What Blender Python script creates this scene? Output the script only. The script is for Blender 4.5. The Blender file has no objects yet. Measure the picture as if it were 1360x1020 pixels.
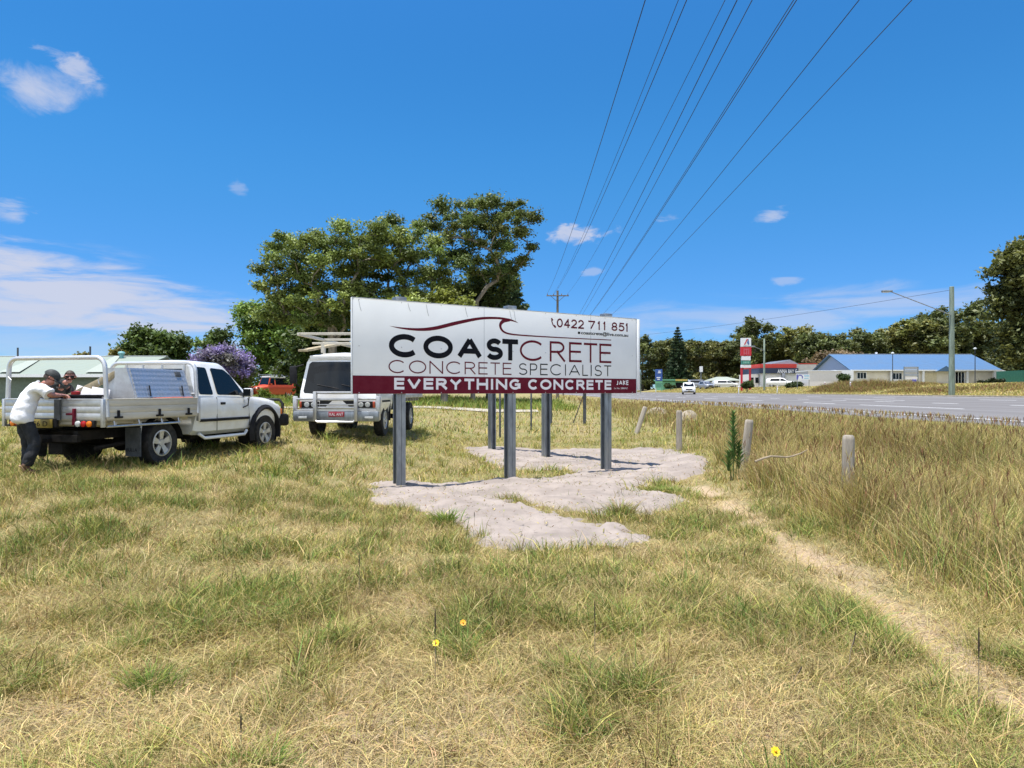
import bpy, bmesh, math, random
import numpy as np
from mathutils import Vector, Matrix
R = math.radians
rnd = random.Random(7)
rng = np.random.default_rng(11)
scene = bpy.context.scene
COL = scene.collection

# ------------------------------------------------------------------ camera
CAM_Z = 1.6
cam_d = bpy.data.cameras.new('camera')
cam = bpy.data.objects.new('camera', cam_d)
COL.objects.link(cam)
cam.location = (0, 0, CAM_Z)
cam.rotation_euler = (R(90), 0, 0)
cam_d.sensor_width = 36
cam_d.lens = 943 / 1360 * 36
cam_d.shift_y = 9 / 1360
cam_d.clip_end = 6000
scene.camera = cam

# ------------------------------------------------------------------ light
SUN_TO = Vector((-.93 * math.cos(R(79)), -.37 * math.cos(R(79)), math.sin(R(79)))).normalized()
SUN_EL = math.asin(SUN_TO.z)
SUN_AZ = math.atan2(SUN_TO.x, SUN_TO.y)
sun_d = bpy.data.lights.new('sun', 'SUN')
sun_d.energy = 4.0
sun_d.angle = R(.5)
sun_d.color = (1, .96, .9)
sun = bpy.data.objects.new('sun', sun_d)
COL.objects.link(sun)
sun.rotation_euler = (-SUN_TO).to_track_quat('-Z', 'Y').to_euler()
scene.view_settings.view_transform = 'Standard'
scene.view_settings.look = 'None'
scene.view_settings.exposure = 1.05
scene.view_settings.gamma = 1

world = bpy.data.worlds.new('World')
scene.world = world
world.use_nodes = True
wt = world.node_tree
wt.nodes.clear()


class NG:
    """small helper for building node graphs"""
    def __init__(s, tree):
        s.t = tree
    def n(s, kind, **kw):
        nd = s.t.nodes.new(kind)
        for k, v in kw.items():
            setattr(nd, k, v)
        return nd
    def set(s, sock, v):
        if isinstance(v, bpy.types.NodeSocket):
            s.t.links.new(v, sock)
        elif v is not None:
            sock.default_value = v
    def m(s, op, a, b=None, c=None, clamp=False):
        nd = s.n('ShaderNodeMath', operation=op, use_clamp=clamp)
        s.set(nd.inputs[0], a); s.set(nd.inputs[1], b); s.set(nd.inputs[2], c)
        return nd.outputs[0]
    def mix(s, f, a, b, blend='MIX'):
        nd = s.n('ShaderNodeMix', data_type='RGBA', blend_type=blend)
        s.set(nd.inputs[0], f)
        s.set(nd.inputs[6], a if not isinstance(a, tuple) else (*a, 1)[:4])
        s.set(nd.inputs[7], b if not isinstance(b, tuple) else (*b, 1)[:4])
        return nd.outputs[2]
    def noise(s, vec, scale, detail=4, rough=.55, dist=0):
        nd = s.n('ShaderNodeTexNoise')
        s.set(nd.inputs['Vector'], vec)
        nd.inputs['Scale'].default_value = scale
        nd.inputs['Detail'].default_value = detail
        nd.inputs['Roughness'].default_value = rough
        nd.inputs['Distortion'].default_value = dist
        return nd.outputs[0]
    def ramp(s, f, a, b, x0=0., x1=1.):
        nd = s.n('ShaderNodeMapRange', interpolation_type='SMOOTHSTEP')
        s.set(nd.inputs[0], f)
        nd.inputs[1].default_value = x0; nd.inputs[2].default_value = x1
        nd.inputs[3].default_value = a; nd.inputs[4].default_value = b
        return nd.outputs[0]


g = NG(wt)
sky = g.n('ShaderNodeTexSky', sky_type='NISHITA', sun_disc=False)
sky.sun_elevation = SUN_EL
sky.sun_rotation = SUN_AZ
sky.altitude = 1500
sky.air_density = 1.0
sky.dust_density = 0.0
sky.ozone_density = 5.0
co = g.n('ShaderNodeTexCoord')
sep = g.n('ShaderNodeSeparateXYZ')
wt.links.new(co.outputs['Generated'], sep.inputs[0])
az = g.m('ARCTAN2', sep.outputs[0], sep.outputs[1])
el = g.m('ARCSINE', sep.outputs[2])
comb = g.n('ShaderNodeCombineXYZ')
g.set(comb.inputs[0], az); g.set(comb.inputs[1], g.m('MULTIPLY', el, 2.2)); comb.inputs[2].default_value = 3.1
nz_a = g.noise(comb.outputs[0], 9, 7, .62, .6)
nz_b = g.noise(comb.outputs[0], 26, 6, .6, .4)
comb2 = g.n('ShaderNodeCombineXYZ')
g.set(comb2.inputs[0], az); g.set(comb2.inputs[1], g.m('MULTIPLY', el, 6)); comb2.inputs[2].default_value = 7.7
nz_c = g.noise(comb2.outputs[0], 7, 7, .6, .5)


def px_dir(px, py):
    x, z = (px - 680) / 943, (519 - py) / 943
    return math.atan2(x, 1), math.atan2(z, math.hypot(x, 1))


def cloud(px, py, rx, ry, tilt, strength, nz, lo, hi):
    """a patch of cloud round one direction of the sky"""
    a0, e0 = px_dir(px, py)
    ra, re = rx / 943, ry / 943
    c, s_ = math.cos(R(tilt)), math.sin(R(tilt))
    da = g.m('SUBTRACT', az, a0); de = g.m('SUBTRACT', el, e0)
    p = g.m('DIVIDE', g.m('ADD', g.m('MULTIPLY', da, c), g.m('MULTIPLY', de, s_)), ra)
    q = g.m('DIVIDE', g.m('SUBTRACT', g.m('MULTIPLY', de, c), g.m('MULTIPLY', da, s_)), re)
    d = g.m('SQRT', g.m('ADD', g.m('MULTIPLY', p, p), g.m('MULTIPLY', q, q)))
    fall = g.ramp(d, 1, 0, .1, 1.15)
    v = g.m('ADD', g.m('MULTIPLY', fall, .62), g.m('MULTIPLY', g.m('SUBTRACT', nz, .5), 1.75))
    return g.m('MULTIPLY', g.m('MULTIPLY', g.ramp(v, 0, 1, lo, hi), g.ramp(d, 1, 0, .75, 1.3)), strength)


clouds = [
    cloud(70, 122, 95, 40, 8, .75, nz_a, .22, .7),
    cloud(90, 85, 45, 18, -12, .7, nz_b, .22, .7),
    cloud(12, 282, 32, 20, 0, .6, nz_b, .2, .75),
    cloud(60, 388, 320, 60, -12, .9, nz_c, .06, .62),
    cloud(190, 412, 170, 36, -6, .85, nz_c, .06, .62),
    cloud(60, 470, 500, 70, 0, .35, nz_c, .0, .8),
    cloud(765, 310, 55, 17, 3, .8, nz_b, .18, .6),
    cloud(1020, 288, 36, 12, 10, .6, nz_b, .2, .7),
    cloud(888, 290, 24, 8, 5, .45, nz_b, .2, .7),
    cloud(1046, 373, 30, 8, 5, .4, nz_b, .2, .7),
    cloud(786, 361, 20, 7, 5, .4, nz_b, .2, .7),
    cloud(318, 252, 18, 12, 0, .3, nz_b, .25, .75),
    cloud(1110, 415, 330, 32, 5, .5, nz_c, .08, .7),
    cloud(880, 425, 260, 26, 2, .4, nz_c, .1, .8),
]
tot = clouds[0]
for c in clouds[1:]:
    tot = g.m('MAXIMUM', tot, c)
hs = g.n('ShaderNodeHueSaturation')
hs.inputs['Hue'].default_value = .497
hs.inputs['Saturation'].default_value = 1.2
hs.inputs['Value'].default_value = 1.25
wt.links.new(sky.outputs[0], hs.inputs['Color'])
grd = g.n('ShaderNodeValToRGB')
grd.color_ramp.interpolation = 'B_SPLINE'
for i_, (p_, c_) in enumerate(((0., (.23, .35, .52)), (.12, (.30, .42, .57)), (.24, (.36, .575, .635)), (.33, (.37, .63, .69)), (.49, (.36, .65, .73)), (.8, (.65, .85, .95)))):
    e_ = grd.color_ramp.elements[i_] if i_ < 2 else grd.color_ramp.elements.new(p_)
    e_.position = p_; e_.color = (*c_, 1)
wt.links.new(el, grd.inputs[0])
clear_sky = g.mix(1., hs.outputs[0], grd.outputs[0], 'MULTIPLY')
skyc = g.mix(tot, clear_sky, (3.1, 3.25, 3.9))
# unseen broken cumulus added behind the camera to brighten shaded upright faces
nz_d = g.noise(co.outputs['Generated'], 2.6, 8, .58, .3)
fill_cloud = g.m('MULTIPLY', g.m('MULTIPLY', g.ramp(nz_d, 0, 1, .40, .52), g.ramp(el, 0, 1, .02, .12)), g.m('MULTIPLY', g.ramp(el, 1, 0, .75, 1.05), g.ramp(sep.outputs[1], 1, 0, -.45, -.05)))
skyc = g.mix(fill_cloud, skyc, (6.6, 6.9, 7.4))
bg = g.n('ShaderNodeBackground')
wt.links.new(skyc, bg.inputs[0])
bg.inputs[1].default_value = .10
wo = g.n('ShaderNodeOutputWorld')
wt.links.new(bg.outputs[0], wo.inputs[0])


# ------------------------------------------------------------------ materials
def mat(name, color, rough=.6, metal=0., var=.12, scale=6., bump=0., bscale=40., coat=0., color2=None, spec=.5, stretch=None):
    m = bpy.data.materials.new(name)
    m.use_nodes = True
    t = m.node_tree
    p = t.nodes['Principled BSDF']
    k = NG(t)
    tc = k.n('ShaderNodeTexCoord')
    vec = tc.outputs['Object']
    if stretch:
        mp = k.n('ShaderNodeMapping')
        t.links.new(vec, mp.inputs[0]); mp.inputs['Scale'].default_value = stretch
        vec = mp.outputs[0]
    nz = k.noise(vec, scale, 6, .6)
    c2 = color2 or tuple(c * (1 - var * 2) for c in color)
    col = k.mix(k.ramp(nz, 0, 1, .3, .7), c2, color)
    t.links.new(col, p.inputs['Base Color'])
    k.set(p.inputs['Roughness'], k.ramp(nz, min(1, rough * 1.25), rough * .85, .3, .7))
    p.inputs['Metallic'].default_value = metal
    p.inputs['Specular IOR Level'].default_value = spec
    p.inputs['Coat Weight'].default_value = coat
    if bump:
        b = k.n('ShaderNodeBump')
        b.inputs['Strength'].default_value = bump
        b.inputs['Distance'].default_value = .02
        k.set(b.inputs['Height'], k.noise(vec, bscale, 5, .6))
        t.links.new(b.outputs[0], p.inputs['Normal'])
    return m


def leafmat(name, trans=.25, rough=.55, tint=(1, 1, .7), spec=.3):
    """leaf or blade: colour from the mesh, some light passing through"""
    m = bpy.data.materials.new(name)
    m.use_nodes = True
    t = m.node_tree
    p = t.nodes['Principled BSDF']
    k = NG(t)
    a = k.n('ShaderNodeAttribute', attribute_name='tone')
    t.links.new(a.outputs['Color'], p.inputs['Base Color'])
    p.inputs['Roughness'].default_value = rough
    p.inputs['Specular IOR Level'].default_value = spec
    tr = k.n('ShaderNodeBsdfTranslucent')
    t.links.new(k.mix(1, a.outputs['Color'], tint, 'MULTIPLY'), tr.inputs[0])
    mx = k.n('ShaderNodeMixShader')
    mx.inputs[0].default_value = trans
    t.links.new(p.outputs[0], mx.inputs[1]); t.links.new(tr.outputs[0], mx.inputs[2])
    t.links.new(mx.outputs[0], t.nodes['Material Output'].inputs[0])
    return m


M = dict(
    panel_white=mat('panel_white', (.80, .82, .83), .85, spec=.2, var=.03, scale=1.5),
    maroon=mat('maroon', (.13, .008, .022), .75, spec=.2, var=.06),
    ink=mat('ink', (.007, .008, .012), .8, spec=.15, var=.05),
    letter_white=mat('letter_white', (.80, .78, .80), .5, var=.03),
    galv=mat('galvanised_steel', (.33, .36, .39), .42, .75, var=.2, scale=9, bump=.05, stretch=(1, 1, .3)),
    galv_dark=mat('weathered_steel', (.10, .11, .12), .6, .4, var=.2),
    paint=mat('white_paint', (.80, .82, .83), .3, var=.04, scale=2.5, coat=.5, color2=(.70, .69, .65)),
    paint_cream=mat('cream_paint', (.62, .60, .53), .4, var=.05, coat=.2),
    alloy=mat('aluminium', (.62, .63, .64), .38, .65, var=.14, scale=5),
    alloy_dull=mat('weathered_aluminium', (.60, .56, .47), .55, .15, var=.12, scale=4, stretch=(1, .3, 2)),
    chrome=mat('polished_alloy', (.60, .60, .60), .36, .75, var=.1),
    tube=mat('tube_aluminium', (.66, .67, .69), .35, .55, var=.08),
    black=mat('black_plastic', (.016, .016, .018), .6, var=.15, spec=.2),
    rubber=mat('tyre_rubber', (.022, .021, .020), .85, var=.25, scale=14, bump=.3),
    under=mat('dirty_underbody', (.022, .020, .018), .9, var=.3, spec=.15),
    glass=mat('window_glass', (.008, .011, .014), .05, var=.1, spec=.32),
    red_lens=mat('red_lens', (.45, .01, .012), .2, var=.05),
    amber_lens=mat('amber_lens', (.75, .19, .01), .2, var=.05),
    clear_lens=mat('clear_lens', (.6, .62, .62), .15, var=.1),
    red=mat('red_plastic', (.5, .03, .03), .45, var=.1),
    orange_red=mat('orange_red_paint', (.58, .085, .025), .35, var=.08, coat=.3),
    plate_red=mat('plate_red', (.33, .02, .04), .4, var=.05),
    plate_yellow=mat('plate_yellow', (.27, .20, .03), .4, var=.1),
    timber=mat('raw_timber', (.42, .35, .22), .75, var=.2, stretch=(1, 1, .2), scale=12),
    grey_timber=mat('grey_timber', (.47, .415, .34), .85, var=.25, scale=10, bump=.5, bscale=25, stretch=(1, 1, .12)),
    pole_timber=mat('pole_timber', (.22, .19, .15), .85, var=.25, scale=8, bump=.3, stretch=(1, 1, .1)),
    pole_green=mat('treated_timber', (.24, .30, .24), .85, var=.25, scale=5, bump=.3, stretch=(1, 1, .15)),
    skin=mat('skin', (.50, .26, .18), .5, var=.12, scale=18),
    skin_red=mat('ruddy_skin', (.42, .19, .14), .5, var=.12, scale=18),
    shirt=mat('white_cotton', (.72, .73, .76), .85, var=.05, bump=.5, bscale=9),
    dark_cloth=mat('charcoal_cloth', (.035, .04, .04), .85, var=.2, bump=.4, bscale=14),
    trousers=mat('dark_work_trousers', (.016, .019, .024), .85, var=.3, bump=.5, bscale=12),
    boot=mat('brown_leather', (.11, .045, .025), .6, var=.2),
    sole=mat('tan_sole', (.42, .28, .16), .7, var=.1),
    hair=mat('brown_hair', (.06, .04, .028), .7, var=.3, scale=60),
    blue_cloth=mat('blue_cloth', (.25, .32, .5), .8),
    roof_green=mat('pale_green_roofing', (.225, .265, .215), .6, var=.04, scale=1.5, stretch=(1, 1, 1)),
    roof_light=mat('pale_flashing', (.32, .35, .29), .5, var=.04),
    shed_wall=mat('green_cladding', (.13, .17, .14), .6, var=.08),
    roof_blue=mat('blue_roofing', (.075, .15, .27), .5, var=.06, scale=.8),
    gable_blue=mat('pale_blue_boards', (.38, .47, .66), .6, var=.05),
    wall_white=mat('white_render', (.62, .61, .60), .8, var=.06, scale=1.2),
    wall_cream=mat('cream_render', (.72, .68, .60), .8, var=.07, scale=1.2),
    wall_grey=mat('pinkish_grey_render', (.74, .71, .69), .8, var=.05),
    navy=mat('navy_sheet', (.02, .035, .075), .5, var=.06),
    red_sheet=mat('red_sheet', (.62, .05, .03), .5, var=.06),
    sign_red=mat('sign_red', (.55, .012, .03), .4, var=.04),
    sign_white=mat('sign_white', (.78, .80, .83), .4, var=.04),
    sign_green=mat('price_green', (.05, .22, .17), .4, var=.1),
    sign_blue=mat('sign_blue', (.035, .10, .36), .4, var=.08),
    sign_cyan=mat('sign_cyan', (.25, .55, .75), .4, var=.08),
    sign_purple=mat('sign_purple', (.10, .10, .45), .4, var=.08),
    mint=mat('mint_green_paint', (.16, .42, .25), .6, var=.08),
    yellow=mat('yellow_paint', (.6, .48, .12), .6),
    silver=mat('silver_paint', (.36, .38, .42), .35, .4, var=.08, coat=.3),
    hedge_green=mat('container_green', (.03, .16, .11), .6),
    rock=mat('sandstone', (.34, .285, .21), .9, var=.2, scale=5, bump=.3, bscale=5),
    wire=mat('cable', (.02, .02, .024), .6),
    bark=mat('pale_bark', (.30, .26, .21), .85, var=.3, scale=4, bump=.4, stretch=(1, 1, .25)),
    bark_dark=mat('dark_bark', (.10, .08, .06), .9, var=.3, scale=4, bump=.5, stretch=(1, 1, .25)),
    ceramic=mat('insulator', (.12, .07, .05), .3),
    petal=mat('yellow_petal', (.80, .58, .01), .5, var=.06),
    petal_orange=mat('orange_petal', (.75, .34, .01), .5, var=.06),
    stem_green=mat('green_stem', (.10, .16, .04), .6),
    stick=mat('dead_branch', (.36, .29, .20), .85, var=.2),
    turquoise=mat('turquoise_vent', (.18, .40, .42), .5),
    leaf=leafmat('leaf', .28),
    blossom=leafmat('blossom', .3, tint=(1, .9, 1)),
    grass=leafmat('grass_blade', .22, .65, (1, 1, .75), .2),
)
# chequer plate
cp = mat('chequer_plate', (.46, .49, .53), .38, .7, var=.08, scale=3)
k = NG(cp.node_tree)
tc = k.n('ShaderNodeTexCoord')
mp = k.n('ShaderNodeMapping'); mp.inputs['Rotation'].default_value = (0, 0, 0)
cp.node_tree.links.new(tc.outputs['Object'], mp.inputs[0])
sp = k.n('ShaderNodeSeparateXYZ'); cp.node_tree.links.new(mp.outputs[0], sp.inputs[0])
wv = k.m('MULTIPLY', k.m('SINE', k.m('MULTIPLY', k.m('ADD', sp.outputs[1], sp.outputs[2]), 42)),
         k.m('SINE', k.m('MULTIPLY', k.m('SUBTRACT', sp.outputs[1], sp.outputs[2]), 42)))
bp = k.n('ShaderNodeBump'); bp.inputs['Strength'].default_value = .25; bp.inputs['Distance'].default_value = .02
k.set(bp.inputs['Height'], wv)
cp.node_tree.links.new(bp.outputs[0], cp.node_tree.nodes['Principled BSDF'].inputs['Normal'])
M['chequer'] = cp


# ------------------------------------------------------------------ object helpers
def tag(o, label=None, cat=None, group=None, kind=None):
    if label: o['label'] = label
    if cat: o['category'] = cat
    if group: o['group'] = group
    if kind: o['kind'] = kind
    return o


def thing(name, label, cat, loc=(0, 0, 0), rz=0., group=None):
    o = bpy.data.objects.new(name, None)
    o.empty_display_size = .2
    COL.objects.link(o)
    o.location = loc
    o.rotation_euler = (0, 0, rz)
    return tag(o, label, cat, group)


class MB:
    """collects shapes and links them as ONE mesh object"""
    def __init__(s):
        s.v = []; s.f = []
    def add(s, vs, fs):
        n = len(s.v)
        s.v += [tuple(v) for v in vs]
        s.f += [tuple(i + n for i in f) for f in fs]
        return s
    def box(s, c, d, rot=None, bev=0.):
        bm = bmesh.new()
        bmesh.ops.create_cube(bm, size=1)
        bmesh.ops.scale(bm, vec=d, verts=bm.verts)
        if bev:
            bmesh.ops.bevel(bm, geom=bm.edges[:], offset=bev, segments=2, affect='EDGES', profile=.5)
        mx = Matrix.Translation(c)
        if rot is not None:
            from mathutils import Euler
            mx = mx @ Euler(rot).to_matrix().to_4x4()
        bm.transform(mx)
        bm.verts.index_update()
        s.add([v.co[:] for v in bm.verts], [[v.index for v in f.verts] for f in bm.faces])
        bm.free()
        return s
    def tube(s, pts, r, n=10, caps=True):
        pts = [Vector(p) for p in pts]
        rs = r if isinstance(r, (list, tuple)) else [r] * len(pts)
        vs, fs = [], []
        ref = None
        for i, p in enumerate(pts):
            d = (pts[min(i + 1, len(pts) - 1)] - pts[max(i - 1, 0)])
            d = d.normalized() if d.length > 1e-9 else Vector((0, 0, 1))
            if ref is None:
                ref = Vector((0, 0, 1)) if abs(d.z) < .9 else Vector((1, 0, 0))
            u = (ref - d * ref.dot(d))
            if u.length < 1e-4:
                u = d.orthogonal()
            u.normalize(); ref = u
            w = d.cross(u)
            for j in range(n):
                a = 2 * math.pi * j / n
                vs.append(p + (u * math.cos(a) + w * math.sin(a)) * rs[i])
        for i in range(len(pts) - 1):
            for j in range(n):
                a, b = i * n + j, i * n + (j + 1) % n
                fs.append((a, b, b + n, a + n))
        if caps:
            fs.append(tuple(range(n))[::-1])
            fs.append(tuple(range((len(pts) - 1) * n, len(pts) * n)))
        return s.add(vs, fs)
    def lathe(s, prof, axis_o, axis_d, n=24, caps=True):
        """profile of (radius, along) turned about an axis"""
        d = Vector(axis_d).normalized(); o = Vector(axis_o)
        u = d.orthogonal().normalized(); w = d.cross(u)
        vs, fs = [], []
        for (r, h) in prof:
            for j in range(n):
                a = 2 * math.pi * j / n
                vs.append(o + d * h + (u * math.cos(a) + w * math.sin(a)) * r)
        for i in range(len(prof) - 1):
            for j in range(n):
                a, b = i * n + j, i * n + (j + 1) % n
                fs.append((a, b, b + n, a + n))
        if caps:
            fs.append(tuple(range(n))[::-1])
            fs.append(tuple(range((len(prof) - 1) * n, len(prof) * n)))
        return s.add(vs, fs)
    def prism(s, poly, ext):
        """closed polygon of 3-D points pushed along a vector"""
        n = len(poly); e = Vector(ext)
        vs = [Vector(p) for p in poly] + [Vector(p) + e for p in poly]
        fs = [tuple(range(n))[::-1], tuple(range(n, 2 * n))]
        fs += [(i, (i + 1) % n, (i + 1) % n + n, i + n) for i in range(n)]
        return s.add(vs, fs)
    def loft(s, rings, caps=True):
        n = len(rings[0]); vs = [p for r in rings for p in r]; fs = []
        for i in range(len(rings) - 1):
            for j in range(n):
                a, b = i * n + j, i * n + (j + 1) % n
                fs.append((a, b, b + n, a + n))
        if caps:
            fs.append(tuple(range(n))[::-1]); fs.append(tuple(range((len(rings) - 1) * n, len(rings) * n)))
        return s.add(vs, fs)
    def ball(s, c, r, seg=12, rings=8):
        rr = r if isinstance(r, (tuple, list)) else (r, r, r)
        vs, fs = [], []
        for i in range(rings + 1):
            t = math.pi * i / rings
            for j in range(seg):
                a = 2 * math.pi * j / seg
                vs.append((c[0] + rr[0] * math.sin(t) * math.cos(a), c[1] + rr[1] * math.sin(t) * math.sin(a), c[2] + rr[2] * math.cos(t)))
        for i in range(rings):
            for j in range(seg):
                a, b = i * seg + j, i * seg + (j + 1) % seg
                fs.append((a, a + seg, b + seg, b))
        return s.add(vs, fs)
    def build(s, name, m, parent=None, smooth=35, weld=1e-5, loc=None):
        me = bpy.data.meshes.new(name)
        me.from_pydata(s.v, [], s.f)
        bm = bmesh.new(); bm.from_mesh(me)
        if weld: bmesh.ops.remove_doubles(bm, verts=bm.verts, dist=weld)
        bmesh.ops.recalc_face_normals(bm, faces=bm.faces)
        bm.to_mesh(me); bm.free()
        if smooth:
            me.shade_smooth(); me.set_sharp_from_angle(angle=R(smooth))
        me.materials.append(m if not isinstance(m, str) else M[m])
        o = bpy.data.objects.new(name, me)
        COL.objects.link(o)
        if parent is not None: o.parent = parent
        if loc: o.location = loc
        return o


def modified(o, *mods):
    """bake modifiers into the mesh of an object"""
    for kind, kw in mods:
        md = o.modifiers.new(kind, kind)
        for a, b in kw.items(): setattr(md, a, b)
    dg = bpy.context.evaluated_depsgraph_get()
    me = bpy.data.meshes.new_from_object(o.evaluated_get(dg))
    o.modifiers.clear()
    old = o.data; o.data = me
    me.name = old.name
    bpy.data.meshes.remove(old)
    return o


def copy_tree(o, parent=None):
    c = o.copy(); COL.objects.link(c)
    if parent is not None: c.parent = parent
    for ch in list(o.children): copy_tree(ch, c)
    return c


def raw_mesh(name, verts, faces_flat, loops, tones, m, parent=None):
    """big mesh straight from numpy arrays; loops = corners per face (array)"""
    me = bpy.data.meshes.new(name)
    nv, nf = len(verts), len(loops)
    me.vertices.add(nv); me.loops.add(len(faces_flat)); me.polygons.add(nf)
    me.vertices.foreach_set('co', np.ascontiguousarray(verts, dtype=np.float32).ravel())
    me.loops.foreach_set('vertex_index', np.ascontiguousarray(faces_flat, dtype=np.int32))
    st = np.concatenate([[0], np.cumsum(loops)[:-1]]).astype(np.int32)
    me.polygons.foreach_set('loop_start', st)
    me.update(calc_edges=True)
    ca = me.color_attributes.new('tone', 'FLOAT_COLOR', 'POINT')
    rgba = np.ones((nv, 4), np.float32); rgba[:, :3] = tones
    ca.data.foreach_set('color', rgba.ravel())
    me.materials.append(m)
    o = bpy.data.objects.new(name, me)
    COL.objects.link(o)
    if parent is not None: o.parent = parent
    return o


# ------------------------------------------------------------------ numeric helpers
def S(x, a, b):
    t = np.clip((x - a) / (b - a), 0, 1)
    return t * t * (3 - 2 * t)


_perm = rng.random((256, 256))


def vnoise(x, y):
    xi, yi = np.floor(x).astype(int), np.floor(y).astype(int)
    fx, fy = x - xi, y - yi
    fx, fy = fx * fx * (3 - 2 * fx), fy * fy * (3 - 2 * fy)
    p = lambda a, b: _perm[a & 255, b & 255]
    return (p(xi, yi) * (1 - fx) + p(xi + 1, yi) * fx) * (1 - fy) + (p(xi, yi + 1) * (1 - fx) + p(xi + 1, yi + 1) * fx) * fy


def fbm(x, y, s=1., o=4):
    v, a, n = 0, 1., 0
    for i in range(o):
        v = v + a * vnoise(x * s + 17 * i, y * s + 31 * i); n += a
        a *= .5; s *= 2.03
    return v / n


ROAD0, ROAD1 = 13.2, 30.6


def road_z(x):
    return .70 + .0313 * (x - 15)


def terrain(x, y):
    x, y = np.asarray(x, float), np.asarray(y, float)
    left = (.36 * S(-x, 1.2, 5.4) * S(y, 3.5, 10) + .17 * S(y, 12, 18) * S(-x, 0.3, 3.2)) * (1 - .6 * S(y, 20, 40))
    back = .42 * S(y, 19, 42) * (1 - S(x, 2, 10)) + .35 * S(y, 40, 70) * (1 - S(x, 2, 10))
    r = .10 * S(x, 3.2, 4.4) + .28 * S(x, 4.5, 9) + .26 * S(x, 9, 13)
    r = np.where(x > 13.1, np.maximum(r, road_z(x) - .012), r)
    far = np.where(x > 30.8, 1.19 + .95 * S(x, 31, 41) + .3 * S(x, 41, 56), 0)
    r = np.where(x > 30.8, far, r)
    rough = .035 * (fbm(x, y, .9, 3) - .5) * 2 + .05 * (fbm(x + 50, y, .25, 2) - .5) * 2
    rough = rough * np.where((x > 12.4) & (x < 31.5), 0, 1) * S(np.hypot(x, y), .5, 2)
    path = -.05 * np.exp(-((x - path_x(y)) / .25) ** 2) * (y < 14)
    return left + back + r + rough + path


def path_x(y):
    return 2.62 + .09 * (y - 3.5) - .004 * (y - 3.5) ** 2 + .06 * np.sin(y * 1.3)


def path_wear(x, y):
    """how bare the foot track is: broken by grass"""
    c = path_x(y) + .16 * (fbm(x, y, 2.1, 2) - .5)
    return np.exp(-((x - c) / (.17 + .18 * fbm(x + 7, y, 1.3, 2))) ** 2) * (y < 13) * (y > 0) * S(fbm(x + 4, y + 9, 1.5, 3), .30, .52)


def tz(x, y):
    return float(terrain(np.array([x]), np.array([y]))[0])


def P(px, py, Y):
    """point in the place seen at this spot of the photograph, Y metres away"""
    return Vector(((px - 680) / 943 * Y, Y, CAM_Z + (519 - py) / 943 * Y))


def unproj(px, py, z=0.03):
    Y = (CAM_Z - z) * 943 / (py - 519)
    return ((px - 680) / 943 * Y, Y)


# ------------------------------------------------------------------ ground
def axis(parts):
    out = []
    for a, b, n in parts: out += list(np.linspace(a, b, n, endpoint=False))
    return np.array(out + [parts[-1][1]])


gx = axis([(-1500, -200, 12), (-200, -40, 20), (-40, -14, 26), (-14, 12.4, 180), (12.4, 13.1, 4), (13.1, 13.2, 1), (13.2, 30.7, 6), (30.7, 30.9, 2), (30.9, 60, 30), (60, 200, 14), (200, 1500, 12)])
gy = axis([(-60, 0, 20), (0, 24, 170), (24, 60, 60), (60, 200, 40), (200, 2500, 20)])
GX, GY = np.meshgrid(gx, gy)
GZ = terrain(GX, GY)
BARE = np.zeros((GX.size, 3)); BARE[:, 0] = path_wear(GX, GY).ravel()
nx, ny = len(gx), len(gy)
idx = np.arange(nx * ny).reshape(ny, nx)
quads = np.stack([idx[:-1, :-1], idx[:-1, 1:], idx[1:, 1:], idx[1:, :-1]], -1).reshape(-1, 4)

# colour of the ground itself: thatch, bare earth, gravelly far fields
gm = bpy.data.materials.new('ground')
gm.use_nodes = True
k = NG(gm.node_tree)
tcg = k.n('ShaderNodeTexCoord')
ov = tcg.outputs['Object']
n1 = k.noise(ov, .55, 6, .6); n2 = k.noise(ov, 7, 6, .65); n3 = k.noise(ov, 45, 5, .7)
c = k.mix(k.ramp(n1, 0, 1, .35, .65), (.30, .24, .12), (.20, .20, .075))
c = k.mix(k.ramp(n2, 0, .7, .45, .75), c, (.36, .28, .155))
c = k.mix(k.ramp(n3, .65, 0, .25, .5), c, (.12, .095, .05))
bar = k.n('ShaderNodeAttribute', attribute_name='tone'); bs_ = k.n('ShaderNodeSeparateColor'); gm.node_tree.links.new(bar.outputs['Color'], bs_.inputs[0])
c = k.mix(bs_.outputs[0], c, k.mix(k.ramp(n3, 0, 1, .3, .6), (.36, .265, .17), (.56, .425, .29)))
gm.node_tree.links.new(c, gm.node_tree.nodes['Principled BSDF'].inputs['Base Color'])
gm.node_tree.nodes['Principled BSDF'].inputs['Roughness'].default_value = .95
gm.node_tree.nodes['Principled BSDF'].inputs['Specular IOR Level'].default_value = .1
b = k.n('ShaderNodeBump'); b.inputs['Strength'].default_value = .8; b.inputs['Distance'].default_value = .05
k.set(b.inputs['Height'], n3); gm.node_tree.links.new(b.outputs[0], gm.node_tree.nodes['Principled BSDF'].inputs['Normal'])
for a_, b_, r_ in ((100, 915, .55), (450, 960, .6), (625, 965, .5), (560, 760, .3), (560, 800, .3), (1010, 965, .3), (350, 905, .2)):
    xx_, yy_ = unproj(a_, b_)
    BARE[:, 0] = np.maximum(BARE[:, 0], .9 * np.exp(-(((GX - xx_) ** 2 + (GY - yy_) ** 2) / (r_ * .8) ** 2).ravel()))
ground = raw_mesh('ground', np.stack([GX, GY, GZ], -1).reshape(-1, 3), quads.ravel(), np.full(len(quads), 4), BARE, gm)
ground.data.shade_smooth()
tag(ground, 'dry grassy paddock falling gently from left to right', 'ground', kind='structure')

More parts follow.
